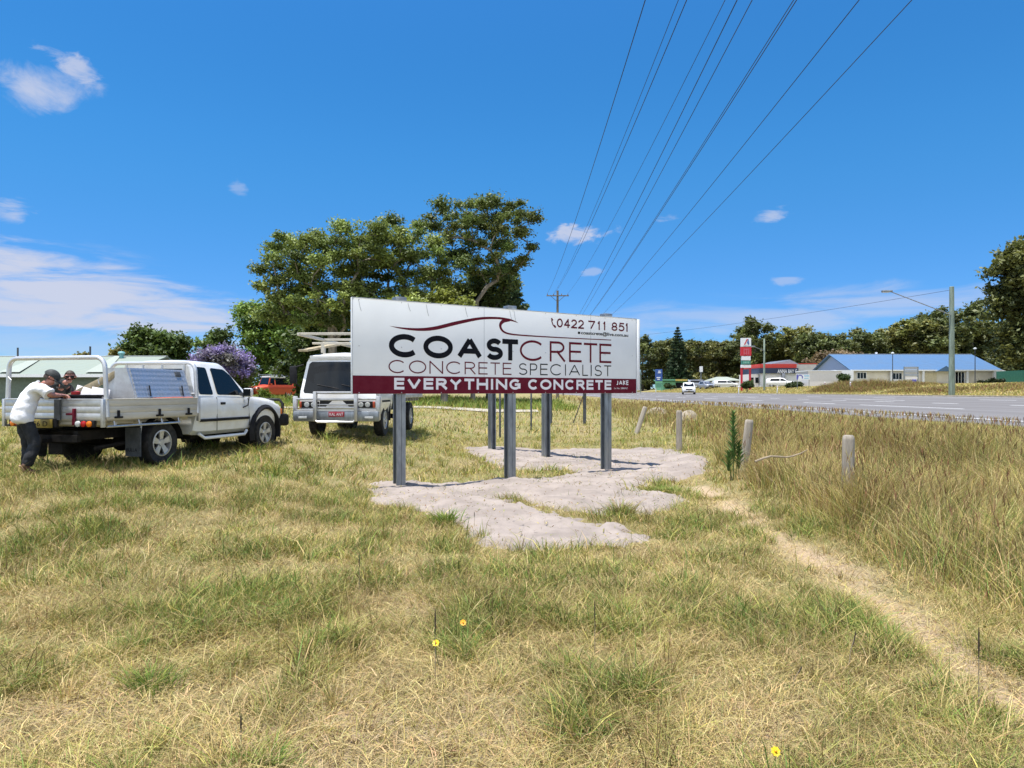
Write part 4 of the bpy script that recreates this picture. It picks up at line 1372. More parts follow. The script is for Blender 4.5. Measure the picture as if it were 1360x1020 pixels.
def hand(wrist, fwd, side_dir, sg):
    """five bent fingers rooted in a palm; returns chains"""
    w, f, s_ = Vector(wrist), Vector(fwd).normalized(), Vector(side_dir).normalized()
    dn = f.cross(s_).normalized()
    if dn.z > 0: dn = -dn
    palm = w + f * .085
    out = [[('w%d' % sg, *w, .026, .024), ('p%d' % sg, *(w + f * .05), .034, .018), ('k%d' % sg, *palm, .036, .016)]]
    for i, (off, ln) in enumerate(((-.030, .062), (-.010, .072), (.010, .068), (.030, .052))):
        a = palm + s_ * off
        b_ = a + f * ln * .45 + dn * .012; c_ = b_ + f * ln * .35 + dn * .022; d = c_ + f * ln * .18 + dn * .02
        out.append(['k%d' % sg, (*a, .0095), (*b_, .009), (*c_, .0082), (*d, .007)])
    th0 = w + f * .035 - s_ * .034; th1 = th0 + f * .03 - s_ * .022 + dn * .01; th2 = th1 + f * .03 - s_ * .004 + dn * .012
    out.append(['p%d' % sg, (*th0, .011), (*th1, .0105), (*th2, .0085)])
    return out


def head_parts(root, c_, look, hair_m, skin_m, cap=False, glasses=False):
    """face pieces and hair on a head centred at c_, looking along look"""
    c_ = Vector(c_); f = Vector(look).normalized(); s_ = Vector((f.y, -f.x, 0)).normalized(); u = s_.cross(f).normalized()
    fm = Matrix((s_, f, u)).transposed()
    def w(p): return c_ + fm @ Vector(p)
    mb = MB()
    vs0 = MB(); vs0.ball((0, 0, 0), (.082, .104, .108), 20, 14)
    hv = []
    for x, y, z in vs0.v:
        back = y < .035 + .25 * z
        hv.append((x, y, z))
    keep = [fc for fc in vs0.f if all((vs0.v[i][2] > .055) or (vs0.v[i][1] < .012 + .4 * (vs0.v[i][2]) and vs0.v[i][2] > -.05) for i in fc)]
    mb.add([w(p) for p in hv], keep)
    bm_ = mb
    hair = mb.build('hair', hair_m, root, smooth=60)
    if cap:
        mb = MB(); cb = MB(); cb.ball((0, -.005, .02), (.092, .115, .105), 22, 14)
        kp = [fc for fc in cb.f if all(cb.v[i][2] > .012 for i in fc)]
        mb.add([w(p) for p in cb.v], kp)
        capo = mb.build('cap', 'dark_cloth', root, smooth=60)
        mb = MB(); vs = []
        for i in range(11):
            a = R(25 + 130 * i / 10)
            for rr_, dz in ((.095, .02), (.175 + .01 * math.sin(a), -.012 + .0)):
                vs.append(w((rr_ * math.cos(a) * (.92 if rr_ < .1 else .62), rr_ * math.sin(a) + .0, dz)))
        mb.add(vs, [(i * 2, i * 2 + 1, i * 2 + 3, i * 2 + 2) for i in range(10)])
        bo = mb.build('cap_brim', 'dark_cloth', capo, smooth=60)
        modified(bo, ('SOLIDIFY', dict(thickness=.006)))
    if glasses:
        mb = MB()
        for sg in (1, -1):
            vs = []
            for (x, z) in rounded([(.006, .028), (.064, .028), (.060, -.010), (.012, -.010)], .014):
                vs.append(w((sg * x, .098 - x * .45, z)))
            mb.prism(vs, f * .004)
            mb.tube([w((sg * .066, .070, .018)), w((sg * .082, .0, .018))], .004, 6)
        mb.build('sunglasses', 'black', root, smooth=40)
    return w


def head_chain(neck, c_, look):
    c_ = Vector(c_); f = Vector(look).normalized()
    s_ = Vector((f.y, -f.x, 0)).normalized(); u = s_.cross(f).normalized()
    out = [[neck, ('jaw', *(c_ - u * .062 + f * .016), .058, .064), ('mid', *(c_ - u * .005 + f * .004), .077, .086), ('skull', *(c_ + u * .058 - f * .008), .068, .080), (*(c_ + u * .098 - f * .008), .03, .035)]]
    out.append(['mid', (*(c_ + f * .088 - u * .012), .014), (*(c_ + f * .108 - u * .022), .011)])                # nose
    out.append(['jaw', (*(c_ + f * .072 - u * .085), .022), ])       # chin
    for sg in (1, -1):
        out.append(['mid', (*(c_ + s_ * sg * .080 - f * .012 + u * .0), .012, .02), (*(c_ + s_ * sg * .094 - f * .022 + u * .004), .008, .018)])   # ears
    return out


# man in white shirt leaning on the tail gate
a1 = R(44)
m1x, m1y = -7.08, 10.33
m1 = thing('person', 'man in white t-shirt, dark trousers and black cap leaning over the ute tail gate', 'person', (m1x, m1y, tz(m1x, m1y)), -a1)
look1 = (.30, .78, -.55)
hd1 = (.03, .32, 1.43)
gz = UZ + 1.12 - tz(m1x, m1y)       # height of the gate top above his feet
elR, elL = (.31, .25, gz + .05), (-.28, .26, gz + .06)
wrR, wrL = (.12, .42, gz + .045), (-.06, .45, gz + .05)
ch = [[('pel', 0, -.03, .90, .11, .085), (.0, .01, 1.04, .10, .08), (0, .06, 1.16, .11, .08), ('chest', 0, .12, 1.27, .11, .08), ('nk', .01, .21, 1.34, .055), ('nk2', .02, .265, 1.37, .054)]]
ch += head_chain('nk2', hd1, look1)
for sg, sh, el, wr_ in ((1, (.20, .15, 1.28), elR, wrR), (-1, (-.20, .15, 1.28), elL, wrL)):
    ch.append(['chest', ('s%d' % sg, *sh, .055), (*lerp(sh, el, .5), .05), ('e%d' % sg, *el, .042), (*lerp(el, wr_, .4), .042), ('w%d' % sg, *wr_, .026, .024)])
    hf = Vector(wr_) - Vector(el)
    hh = hand(wr_, (hf.x, hf.y, 0), (hf.y, -hf.x, 0), sg)
    hh[0][0] = 'w%d' % sg
    ch += hh
legs1 = {1: [(.10, -.03, .86), (.15, .09, .48), (.20, -.03, .13)], -1: [(-.10, -.03, .86), (-.07, .04, .48), (-.05, .03, .10)]}
for sg in (1, -1):
    hp_, kn, an = legs1[sg]
    ch.append(['pel', ('h%d' % sg, *hp_, .08), (*lerp(hp_, kn, .5), .07), (*kn, .054), (*lerp(kn, an, .35), .054), (*an, .036)])
skinned('body', ch, 'skin_red', m1)
ch = [[('b', 0, -.05, .74, .215, .165), (0, -.04, .86, .205, .155), (0, .0, 1.02, .20, .145), (0, .06, 1.16, .205, .14), ('c', 0, .12, 1.265, .18, .125), (.005, .17, 1.315, .115, .095), (.01, .205, 1.335, .075, .072)]]
for sg, sh, el in ((1, (.195, .15, 1.28), elR), (-1, (-.195, .15, 1.28), elL)):
    ch.append(['c', (*sh, .095), (*lerp(sh, el, .45), .09), (*lerp(sh, el, .80), .092), (*lerp(sh, el, .88), .088)])
folds(skinned('tshirt', ch, 'shirt', m1, 3), .05, .11)
ch = [[('p', 0, -.04, .95, .15, .11), ('q', 0, -.035, .85, .15, .12)]]
for sg in (1, -1):
    hp_, kn, an = legs1[sg]
    ch.append(['q', (*lerp(hp_, kn, .15), .105), (*lerp(hp_, kn, .55), .096), (*kn, .085), (*lerp(kn, an, .5), .082), (*lerp(kn, an, .98), .078)])
folds(skinned('trousers', ch, 'trousers', m1, 3), .035, .09)
for sg in (1, -1):
    an = legs1[sg][2]
    if sg < 0:
        bo = skinned('boot', [[(an[0], an[1] - .01, an[2] + .06, .055), (an[0], an[1] - .02, .05, .048, .05), (an[0], an[1] + .09, .042, .045, .036), (an[0], an[1] + .18, .035, .043, .028)]], 'boot', m1)
    else:   # heel lifted, toe on the ground
        bo = skinned('boot', [[(an[0], an[1] + .0, an[2] + .07, .055), (an[0], an[1] - .03, an[2] + .02, .05), (an[0], an[1] + .05, an[2] - .05, .045, .04), (an[0], an[1] + .12, .04, .044, .03)]], 'boot', m1)
        mb = MB(); mb.box((an[0], an[1] - .05, an[2] - .0), (.08, .022, .11), rot=(R(35), 0, 0), bev=.008); mb.build('boot_sole', 'sole', bo)
head_parts(m1, hd1, look1, 'hair', 'skin_red', cap=True)

# man in dark shirt leaning far in over the side of the tray
a2 = R(104)
off = Vector((-1.16, -.45, 0)); off.rotate(Matrix.Rotation(-UH, 3, 'Z'))
m2x, m2y = UX + off.x, UY + off.y
m2 = thing('person', 'man in dark shirt and sunglasses leaning in over the far side of the ute tray', 'person', (m2x, m2y, tz(m2x, m2y)), -a2)
gz2 = UZ + 1.12 - tz(m2x, m2y)
look2 = (.72, .68, -.14)
hd2 = (.02, .64, 1.475)
ch = [[('pel', 0, -.06, .93, .11, .085), (0, .06, 1.03, .10, .08), (0, .20, 1.14, .11, .08), ('chest', 0, .38, 1.27, .07, .06), ('nk', .01, .52, 1.365, .052), ('nk2', .015, .57, 1.40, .052)]]
ch += head_chain('nk2', hd2, look2)
el2 = {1: (.28, .42, 1.05), -1: (-.29, .42, 1.05)}
wr2 = {1: (.12, .66, 1.02), -1: (-.10, .68, 1.03)}
for sg in (1, -1):
    sh = (.20 * sg, .39, 1.32); el, wr_ = el2[sg], wr2[sg]
    ch.append(['chest', ('s%d' % sg, *sh, .036), (*lerp(sh, el, .5), .036), (*el, .038), (*lerp(el, wr_, .4), .040), ('w%d' % sg, *wr_, .026, .024)])
    hf = Vector(wr_) - Vector(el)
    hh = hand(wr_, (hf.x, hf.y, 0), (hf.y, -hf.x, 0), sg); hh[0][0] = 'w%d' % sg
    ch += hh
for sg in (1, -1):
    ch.append(['pel', (.10 * sg, -.06, .88, .08), (.11 * sg, -.06, .70, .07), (.11 * sg, -.04, .50, .054), (.11 * sg, -.06, .30, .054), (.11 * sg, -.08, .09, .036)])
skinned('body', ch, 'skin_red', m2)
ch = [[('b', 0, -.08, .86, .185, .14), (0, -.01, .98, .18, .13), (0, .18, 1.13, .185, .13), ('c', 0, .36, 1.30, .19, .135), (.005, .45, 1.345, .13, .11), (.01, .52, 1.37, .088, .082), (.012, .545, 1.385, .08, .074)]]
for sg in (1, -1):
    sh = (.195 * sg, .39, 1.32)
    ch.append(['c', (*sh, .09), (*lerp(sh, el2[sg], .5), .08), (*lerp(sh, el2[sg], 1.0), .07)])
folds(skinned('shirt', ch, 'dark_cloth', m2, 3), .04, .1)
ch = [[('p', 0, -.07, .96, .15, .11), ('q', 0, -.065, .86, .15, .12)]]
for sg in (1, -1):
    ch.append(['q', (.10 * sg, -.06, .78, .10), (.11 * sg, -.04, .50, .08), (.11 * sg, -.07, .12, .076)])
skinned('trousers', ch, 'trousers', m2)
for sg in (1, -1):
    skinned('boot', [[(.11 * sg, -.08, .12, .05), (.11 * sg, -.09, .05, .048), (.11 * sg, .02, .042, .044, .034), (.11 * sg, .10, .035, .04, .028)]], 'boot', m2)
head_parts(m2, hd2, look2, 'hair', 'skin_red', glasses=True)

# ------------------------------------------------------------------ bollards, rocks, stick
for i, (px, py_top, Y, lean, r_, lab) in enumerate((
        (1126, 578, 9.4, (0, .01), .078, 'nearest and largest weathered timber bollard in tall grass beside the highway'),
        (987.5, 557, 13, (.03, .10), .078, 'weathered timber bollard just right of the leafy green plant'),
        (902, 545, 18, (0, 0), .075, 'upright timber bollard between the leafy plant and the leaning bollard'),
        (845, 538, 24, (-.1, .34), .08, 'timber bollard leaning over at the road verge, just right of the billboard'))):
    p = P(px, py_top, Y); z0 = tz(p.x, Y)
    h_ = p.z - z0
    mb = MB()
    prof = [(r_, -.4), (r_ * 1.0, h_ * .4), (r_ * .97, h_ - .06), (r_ * .90, h_ - .02), (r_ * .72, h_)]
    mb.lathe(prof, (0, 0, 0), (0, 0, 1), 20)
    o = mb.build('timber_bollard', 'grey_timber', smooth=50, loc=(p.x, Y, z0))
    o.rotation_euler = (lean[0], lean[1], 0)
    tag(o, lab, 'bollard', 'timber bollards along the verge')


def rock(name, label, x, y, s):
    mb = MB(); mb.ball((0, 0, 0), 1, 16, 10)
    sd_ = rnd.random() * 50
    vs = []
    for v in mb.v:
        v = Vector(v); d = 1 + .5 * (float(fbm(np.array([v.x * 1.2 + sd_]), np.array([v.y * 1.2 + v.z * 2]), 1, 3)[0]) - .5)
        vs.append((v.x * s[0] * d, v.y * s[1] * d, v.z * s[2] * d + s[2] * .5))
    mb.v = vs
    o = mb.build(name, 'rock', smooth=30, loc=(x, y, tz(x, y)))
    return tag(o, label, 'rock')
p = P(873, 540, 34); rock('boulder', 'pale sandstone boulder by the road edge, the left of two', p.x, 34, (.5, .4, .3))
p = P(912, 545, 27); rock('boulder', 'pale sandstone boulder by the road edge, right of the upright bollard', p.x, 27, (.40, .36, .36))
p0, p1 = P(1003, 613, 9.2), P(1072, 599, 9.6)
mb = MB()
pts = [p0.lerp(p1, t) + Vector((0, rnd.uniform(-.03, .03), .03 * math.sin(t * 7))) for t in np.linspace(0, 1, 8)]
b0 = pts[0].copy()
mb.tube([q_ - b0 for q_ in pts], [.014, .015, .013, .013, .011, .010, .008, .005], 7)
tag(mb.build('fallen_branch', 'stick', loc=b0), 'thin bare dead branch caught in the tall grass between two bollards', 'branch')

# ------------------------------------------------------------------ power pole, street lights and cables
def pole_loc(px, Y): return P(px, 519, Y).x
FX, FY = pole_loc(740.5, 80), 80
FZ = tz(FX, FY)
pp = thing('power_pole', 'timber power pole with a single crossarm rising behind the billboard', 'power pole', (FX, FY, FZ))
ztop = P(0, 386, 80).z - FZ; zarm = P(0, 393, 80).z - FZ
mb = MB(); mb.lathe([(.19, -1), (.18, 0), (.12, ztop)], (0, 0, 0), (0, 0, 1), 14); mb.build('pole', 'pole_timber', pp)
mb = MB(); mb.box((0, -.16, zarm), (2.5, .10, .12), bev=.01)
for s_ in (-1, 1): mb.tube([(s_ * .8, -.16, zarm - .02), (0, -.14, zarm - .7)], .025, 6)
ca = mb.build('crossarm', 'pole_timber', pp)
for x in (-1.15, -.45, .45, 1.15):
    mb = MB(); mb.lathe([(.03, 0), (.05, .06), (.03, .1), (.055, .14), (.02, .2)], (x, -.16, zarm + .05), (0, 0, 1), 10); mb.build('insulator', 'ceramic', ca)
G2 = 150
GX2 = pole_loc(748, G2)
pp2 = copy_tree(pp)
pp2.location = (GX2, G2, tz(GX2, G2) - 1.2)
pp2['label'] = 'farther timber power pole on the same line, beyond the first'
G2Z = pp2.location.z + zarm + .25


def cable(label, p_far, px0, k_=.00062, r_=.014, py0=0., group='overhead cables crossing the sky'):
    """hanging cable from the far pole over the camera to the next pole behind it"""
    u, v = (px0 - 680) / 943, (519 - py0) / 943
    Hh = 8.6 + .25 * rnd.random()
    Yn = Hh / v; pn = Vector((u * Yn, Yn, CAM_Z + Hh))
    pts = []
    for t in np.linspace(0, 1, 60):
        y = p_far.y + (-22 - p_far.y) * (1 - (1 - t) ** 1.0)
        s_ = (y - pn.y) / (p_far.y - pn.y)
        pts.append(Vector((pn.x + (p_far.x - pn.x) * s_, y, pn.z + (p_far.z - pn.z) * s_ + k_ * (y - p_far.y) * (y - pn.y))))
    mb = MB(); b0 = pts[0].copy(); mb.tube([q_ - b0 for q_ in pts], r_ * .68, 6)
    return tag(mb.build('power_cable', 'wire', smooth=60, loc=b0), label, 'cable', group)


az_ = FZ + zarm + .25
cable('leftmost overhead cable, ending at the left tip of the crossarm', Vector((FX - 1.15, FY - .16, az_)), 857, r_=.016)
cable('thin overhead cable just right of the leftmost one', Vector((FX - .45, FY - .16, az_)), 901, r_=.011)
cable('thicker overhead cable running close beside the thin second one', Vector((FX - .45 + .1, FY - .16, az_)), 912, r_=.015)
cable('thin overhead cable reaching the right tip of the crossarm', Vector((FX + 1.15, FY - .16, az_)), 963, r_=.011)
cable('thick overhead cable just right of the one reaching the right tip of the crossarm', Vector((GX2 - 1.5, G2, G2Z)), 979, .0003, r_=.016)
cable('overhead cable in the middle of the bundle, left of the close-set pair', Vector((GX2 - 1.15, G2, G2Z)), 999, .0003, r_=.014)
cable('left cable of the close-set pair in the middle right of the sky', Vector((GX2 - .5, G2, G2Z)), 1054, .0003, r_=.014)
cable('right cable of the close-set pair in the middle right of the sky', Vector((GX2 - .45, G2, G2Z)), 1058, .0003, r_=.016)
cable('second overhead cable from the right', Vector((GX2 + .5, G2, G2Z)), 1141, .0003, r_=.015)
cable('rightmost overhead cable, farthest from the pole line', Vector((GX2 + 1.15, G2, G2Z)), 1211, .0003, r_=.015)


def street_light(label, px, Y, ytop, arm_to, arm_y, pole_m, r0=.13):
    x = pole_loc(px, Y); z0 = tz(x, Y)
    o = thing('street_light', label, 'street light', (x, Y, z0))
    h_ = P(0, ytop, Y).z - z0
    mb = MB(); mb.lathe([(r0 * 1.1, -.6), (r0 * 1.1, 0), (r0 * .8, h_), (r0 * .7, h_ + .02)], (0, 0, 0), (0, 0, 1), 14); mb.build('pole', pole_m, o)
    zb = P(0, arm_y, Y).z - z0
    e = P(arm_to[0], arm_to[1], Y); ex, ez = e.x - x, e.z - z0
    mb = MB(); mb.tube([(0, -.1, zb), (ex * .5, -.1, zb + (ez - zb) * .52), (ex * .96, -.1, ez)], .035, 8); mb.build('arm', 'galv', o)
    mb = MB(); mb.box((ex * 1.0, -.1, ez), (.75, .28, .14), bev=.05); hd = mb.build('lamp_head', 'galv', o)
    mb = MB(); mb.box((ex * 1.02, -.1, ez - .08), (.5, .22, .05), bev=.02); mb.build('lamp_glass', 'clear_lens', hd)
    return o
SL = street_light('tall timber street light pole with long lamp arm by the far highway edge', 1264, 51.8, 381, (1177, 387), 419, 'pole_green', .19)
street_light('slim street light pole beside the fuel price sign', 1015, 100, 450, (999, 460), 466, 'pole_green', .14)
a_ = Vector((SL.location.x, 51.7, P(0, 385, 51.8).z)); b_ = P(700, 452, 170)
pts = [a_.lerp(b_, t) - Vector((0, 0, 5 * t * (1 - t))) for t in np.linspace(0, 1, 30)]
mb = MB(); mb.tube([q_ - a_ for q_ in pts], .013, 5)
tag(mb.build('power_cable', 'wire', loc=a_), 'single low cable sagging left from the top of the street light pole', 'cable')
for px, Y, yt, lab in ((1185.5, 97, 470, 'thin dark lamp post in front of the middle of the blue roof'), (1295, 96, 464, 'thin dark lamp post near the right end of the blue roof')):
    x = pole_loc(px, Y); z0 = tz(x, Y); h_ = P(0, yt, Y).z - z0
    o = thing('lamp_post', lab, 'lamp post', (x, Y, z0))
    mb = MB(); mb.lathe([(.07, -.3), (.07, 0), (.045, h_)], (0, 0, 0), (0, 0, 1), 8); mb.build('post', 'galv_dark', o)
    mb = MB(); mb.lathe([(.05, 0), (.22, .05), (.2, .16), (.03, .26)], (0, 0, h_), (0, 0, 1), 12); mb.build('lamp_head', 'clear_lens', o)
x = pole_loc(851, 150)
mb = MB(); mb.lathe([(.09, -.3), (.09, P(0, 491, 150).z - tz(x, 150))], (0, 0, 0), (0, 0, 1), 8)
tag(mb.build('bare_post', 'pole_green', loc=(x, 150, tz(x, 150))), 'bare thin post standing left of the blue sign past the highway', 'post')
for i, (px, Y, lab) in enumerate(((981, 92, 'white guide post in front of the fuel price sign'), (1032, 88, 'white guide post below the service station'), (1095.5, 80, 'white guide post left of the reddish tall grass'), (1129.5, 73, 'white guide post in front of the reddish tall grass'), (871, 155, 'white guide post below the blue sign'))):
    x = pole_loc(px, Y); z0 = tz(x, Y)
    mb = MB(); mb.box((0, 0, .5), (.12, .05, 1.05), bev=.015)
    o = mb.build('guide_post', 'sign_white', loc=(x, Y, z0)); o.rotation_euler = (0, R(4) if i == 1 else 0, 0)
    mb = MB(); mb.box((0, -.03, .85), (.08, .012, .12)); mb.build('reflector', 'red_lens', o)
    tag(o, lab, 'guide post', 'guide posts along the far verge')


# ------------------------------------------------------------------ buildings
def gable_house(name, label, cat, x0, x1, y0, y1, zg, ze, zr, wall_m, roof_m, gable_m=None, over=.5, ridge='x'):
    """long house: walls, gabled roof with thickness and overhang"""
    o = thing(name, label, cat, ((x0 + x1) / 2, (y0 + y1) / 2, zg))
    cx, cy = (x0 + x1) / 2, (y0 + y1) / 2
    X0, X1, Y0_, Y1_ = x0 - cx, x1 - cx, y0 - cy, y1 - cy
    e, r_ = ze - zg, zr - zg
    mb = MB(); mb.box((0, 0, (e - .5) / 2), (X1 - X0, Y1_ - Y0_, e + .5 - .02)); mb.build('wall', wall_m, o, smooth=0)
    if ridge == 'x':
        for s_ in (X0, X1):
            mb = MB(); d = .12 if s_ == X0 else -.12
            mb.prism([(s_, Y0_, e - .015), (s_, Y1_, e - .015), (s_, 0, r_ - .06)], (d, 0, 0)); mb.build('gable', gable_m or wall_m, o, smooth=0)
        sl = (r_ - e) / (Y1_)
        mb = MB()
        for s_ in (-1, 1):
            ye = Y1_ * s_ + over * s_
            mb.prism([(X0 - over, ye, e - sl * over), (X0 - over, 0, r_), (X0 - over, 0, r_ + .12), (X0 - over, ye, e - sl * over + .12)], (X1 - X0 + 2 * over, 0, 0))
        rf = mb.build('roof', roof_m, o, smooth=0)
        mb = MB()
        mb.box((0, Y0_ - over - .03, e - sl * over + .03), (X1 - X0 + 2 * over, .05, .18)); mb.box((0, 0, r_ + .13), (X1 - X0 + 2 * over, .3, .04))
        mb.build('gutter', 'sign_white', rf, smooth=0)
    return o, (X0, X1, Y0_, Y1_, e)


def opening(o, x, y, z0, w, h, m, name, frame='sign_white', mull=0):
    mb = MB(); mb.box((x, y, z0 + h / 2), (w, .06, h)); p = mb.build(name, m, o, smooth=0)
    mb = MB()
    for sx_ in (-1, 1): mb.box((x + sx_ * (w / 2 + .04), y - .02, z0 + h / 2), (.08, .10, h + .16))
    mb.box((x, y - .02, z0 + h + .04), (w, .10, .08)); mb.box((x, y - .02, z0 - .04), (w, .12, .08))
    for i in range(mull): mb.box((x - w / 2 + w * (i + 1) / (mull + 1), y - .035, z0 + h / 2), (.06, .05, h))
    mb.build('frame', frame, p, smooth=0)
    return p


# blue roofed building beyond the highway
zg = 2.33
blue, (X0, X1, Y0_, Y1_, e) = gable_house('blue_roofed_building', 'long low white building with a bright blue gabled roof beyond the highway', 'building', 47.9, 68.2, 100, 112.4, zg, 4.62, 6.95, 'wall_cream', 'roof_blue', 'gable_blue')
cxb = (47.9 + 68.2) / 2
def bx(px): return (px - 680) / 943 * 100 - cxb
def crp(x): return 1060 + x / 4.533
for a, b_, nm, m_, mull, z_, h_ in ((355, 408, 'window', 'glass', 2, 1.0, .8), (570, 622, 'window', 'glass', 2, .9, .85), (945, 998, 'door', 'glass', 2, .15, 1.75)):
    opening(blue, (bx(crp(a)) + bx(crp(b_))) / 2, Y0_ - .02, z_, bx(crp(b_)) - bx(crp(a)), h_, m_, nm, mull=mull)
mb = MB(); mb.box(((bx(crp(758)) + bx(crp(832))) / 2, Y0_ - .05, .95), (bx(crp(832)) - bx(crp(758)), .08, 1.8)); mb.build('roller_door', mat('cream_roller_door', (.62, .56, .40), .6), blue, smooth=0)
for a in (553, 745, 915, 1010, 1172):
    mb = MB(); mb.box((bx(crp(a)), Y0_ - .32, 1.0), (.28, .28, 2.05), bev=.02); mb.build('column', 'sign_white', blue, smooth=0)
mb = MB(); mb.box((bx(crp(600)), Y0_ - .3, .42), (1.6, .2, .9)); mb.build('low_wall', 'sign_white', blue, smooth=0)
mb = MB(); mb.box((bx(crp(615)), 0.4, 4.75), (.25, .25, .6)); mb.build('chimney', 'sign_white', blue, smooth=0)
mb = MB()   # small gabled porch
gxp = bx(crp(868)); mb.prism([(gxp - 1.3, Y0_ - .9, 2.0), (gxp + 1.3, Y0_ - .9, 2.0), (gxp, Y0_ - .9, 2.75)], (0, 3.5, 0)); mb.build('porch_roof', 'roof_blue', blue, smooth=0)
mb = MB(); mb.box((bx(crp(255)), Y0_ - .6, 1.05), (2.6, 1.1, 2.2)); mb.build('entry_block', 'sign_white', blue, smooth=0)
# annexe wall to its left
ax0, ax1 = (1058 - 680) / 943 * 101, (1118 - 680) / 943 * 97
an_ = thing('annexe', 'pinkish-grey flat-roofed annexe between the service station and the blue roof', 'building', ((ax0 + ax1) / 2, 99, zg - .1))
ha = P(0, 493, 97).z - zg + .1
mb = MB(); mb.box((0, 0, ha / 2 - .3), (ax1 - ax0, 4, ha + .6)); mb.build('wall', 'wall_grey', an_, smooth=0)
mb = MB(); mb.box((0, 0, ha + .05), (ax1 - ax0 + .2, 4.2, .12)); mb.build('parapet', 'sign_white', an_, smooth=0)
# service station
Ys = 116.
sx0, sx1, sx2 = pole_loc(1010, Ys), pole_loc(1057.5, Ys), pole_loc(1093, Ys)
zs_ = tz(sx1, Ys)
st_ = thing('service_station', 'service station shop with red and navy fascia bands', 'shop', ((sx0 + sx1) / 2, Ys + 4, zs_))
cx = (sx0 + sx1) / 2
def hz_(py): return P(0, py, Ys).z - zs_
wS = sx1 - sx0
mb = MB(); mb.box((0, 0, hz_(496) / 2 - .3), (wS, 8, hz_(496) + .6)); mb.build('wall', 'sign_white', st_, smooth=0)
mb = MB(); mb.box((-.1, -.2, (hz_(496) + hz_(489)) / 2), (wS + .5, 8.6, hz_(489) - hz_(496))); fa = mb.build('fascia', 'navy', st_, smooth=0)
mb = MB(); mb.box((0, .1, (hz_(488.5) + hz_(483.5)) / 2), (wS + .2, 8.1, hz_(483.5) - hz_(488.8))); mb.build('fascia', 'red_sheet', st_, smooth=0)
small_text('lettering', 'ANNA BAY C', pole_loc(1031, Ys) - cx, hz_(495.6), .85, 0, 'sign_white', fa, pole_loc(1057, Ys) - pole_loc(1031, Ys), bold=.012, y=-4.52)
mb = MB()
ap = pole_loc(1051, Ys) - cx
mb.prism([(pole_loc(1024, Ys) - cx, -3.5, hz_(483.6)), (pole_loc(1063, Ys) - cx, -3.5, hz_(483.6)), (ap, -3.5, hz_(477.5))], (0, 9, 0)); mb.build('roof', 'silver', st_, smooth=0)
mb = MB(); mb.box((wS / 2 + (sx2 - sx1) / 2, 1.5, hz_(483) / 2), (sx2 - sx1 + .0, 6, hz_(483))); cw = mb.build('wall', 'wall_cream', st_, smooth=0)
mb = MB(); mb.box((wS / 2 + (sx2 - sx1) / 2, 1.5, hz_(482.3)), (sx2 - sx1 + .1, 6.2, .12)); mb.build('coping', 'red_sheet', cw, smooth=0)
xw0, xw1 = pole_loc(996, Ys) - cx, pole_loc(1009, Ys) - cx
mb = MB(); mb.box(((xw0 + xw1) / 2, -1.0, hz_(497) / 2), (xw1 - xw0, 5, hz_(497))); lw = mb.build('kiosk', 'wall_grey', st_, smooth=0)
for i in range(2):
    mb = MB(); mb.box((xw0 + .5 + i * .8, -3.54, 1.1), (.5, .06, .9)); mb.build('window', 'glass', lw, smooth=0)
mb = MB(); mb.box((pole_loc(1039.5, Ys) - cx, -4.3, 1.6), (.55, .4, 2.6), bev=.05); mb.build('air_unit', 'silver', st_)
# fuel price pylon
Yp = 108.
px_ = pole_loc(990.5, Yp); zp = tz(px_, Yp)
py_ = thing('price_pylon', 'tall red and white fuel price sign on two red legs', 'sign', (px_, Yp, zp))
wp_ = 13.2 * Yp / 943
def zz_(py): return P(0, py, Yp).z - zp
for nm, m_, ya, yb, wk in (('logo_panel', 'sign_white', 449, 460.6, 1), ('brand_panel', 'sign_red', 461, 472.6, 1.05), ('price_panel', 'sign_white', 473, 478.7, .9), ('price_panel', 'sign_green', 479, 484.2, .9), ('price_panel', 'letter_white', 484.6, 488.6, 1)):
    mb = MB(); mb.box((0, 0, (zz_(ya) + zz_(yb)) / 2), (wp_ * wk, .4, zz_(ya) - zz_(yb) - .02), bev=.02); pn = mb.build(nm, m_, py_, smooth=0)
    if nm == 'logo_panel':
        z0 = zz_(458); z1 = zz_(450.4)
        mb = MB(); mb.prism([(-.36, -.21, z0), (-.18, -.21, z0), (.26, -.21, z1), (.08, -.21, z1)], (0, -.015, 0)); mb.build('emblem', 'sign_red', pn, smooth=0)
        mb = MB(); mb.prism([(.14, -.21, z0 + .3), (.32, -.21, z0), (.46, -.21, z0), (.34, -.21, z1), (.27, -.21, z1)], (0, -.013, 0)); mb.build('emblem', 'sign_blue', pn, smooth=0)
        small_text('lettering', 'AMPOL', -.5, zz_(460.2), .2, 0, 'navy', pn, 1.0, y=-.215)
    if m_ == 'sign_red':
        mb = MB()
        for x, hh in ((-.32, .9), (.06, .9), (.36, .9)):
            mb.box((x, -.215, zz_(467)), (.16, .02, hh)); 
        mb.box((-.14, -.216, zz_(464)), (.3, .02, .12)); mb.box((-.14, -.216, zz_(469.5)), (.3, .02, .12)); mb.box((.2, -.216, zz_(464)), (.3, .02, .12))
        mb.build('emblem', mat('brand_pink', (.60, .10, .14), .4), pn, smooth=0)
    if m_ == 'sign_green':
        mb = MB()
        for i, x in enumerate((-.35, -.12, .11, .34)):
            mb.box((x, -.215, zz_(481.5)), (.13, .02, .3))
        mb.build('price_digits', mat('price_digit_mint', (.25, .55, .45), .4), pn, smooth=0)
for s_ in (-1, 1):
    mb = MB(); mb.box((s_ * wp_ * .42, 0, zz_(488.6) / 2 - .2), (.26, .26, zz_(488.6) + .4)); mb.build('leg', 'sign_red', py_, smooth=0)
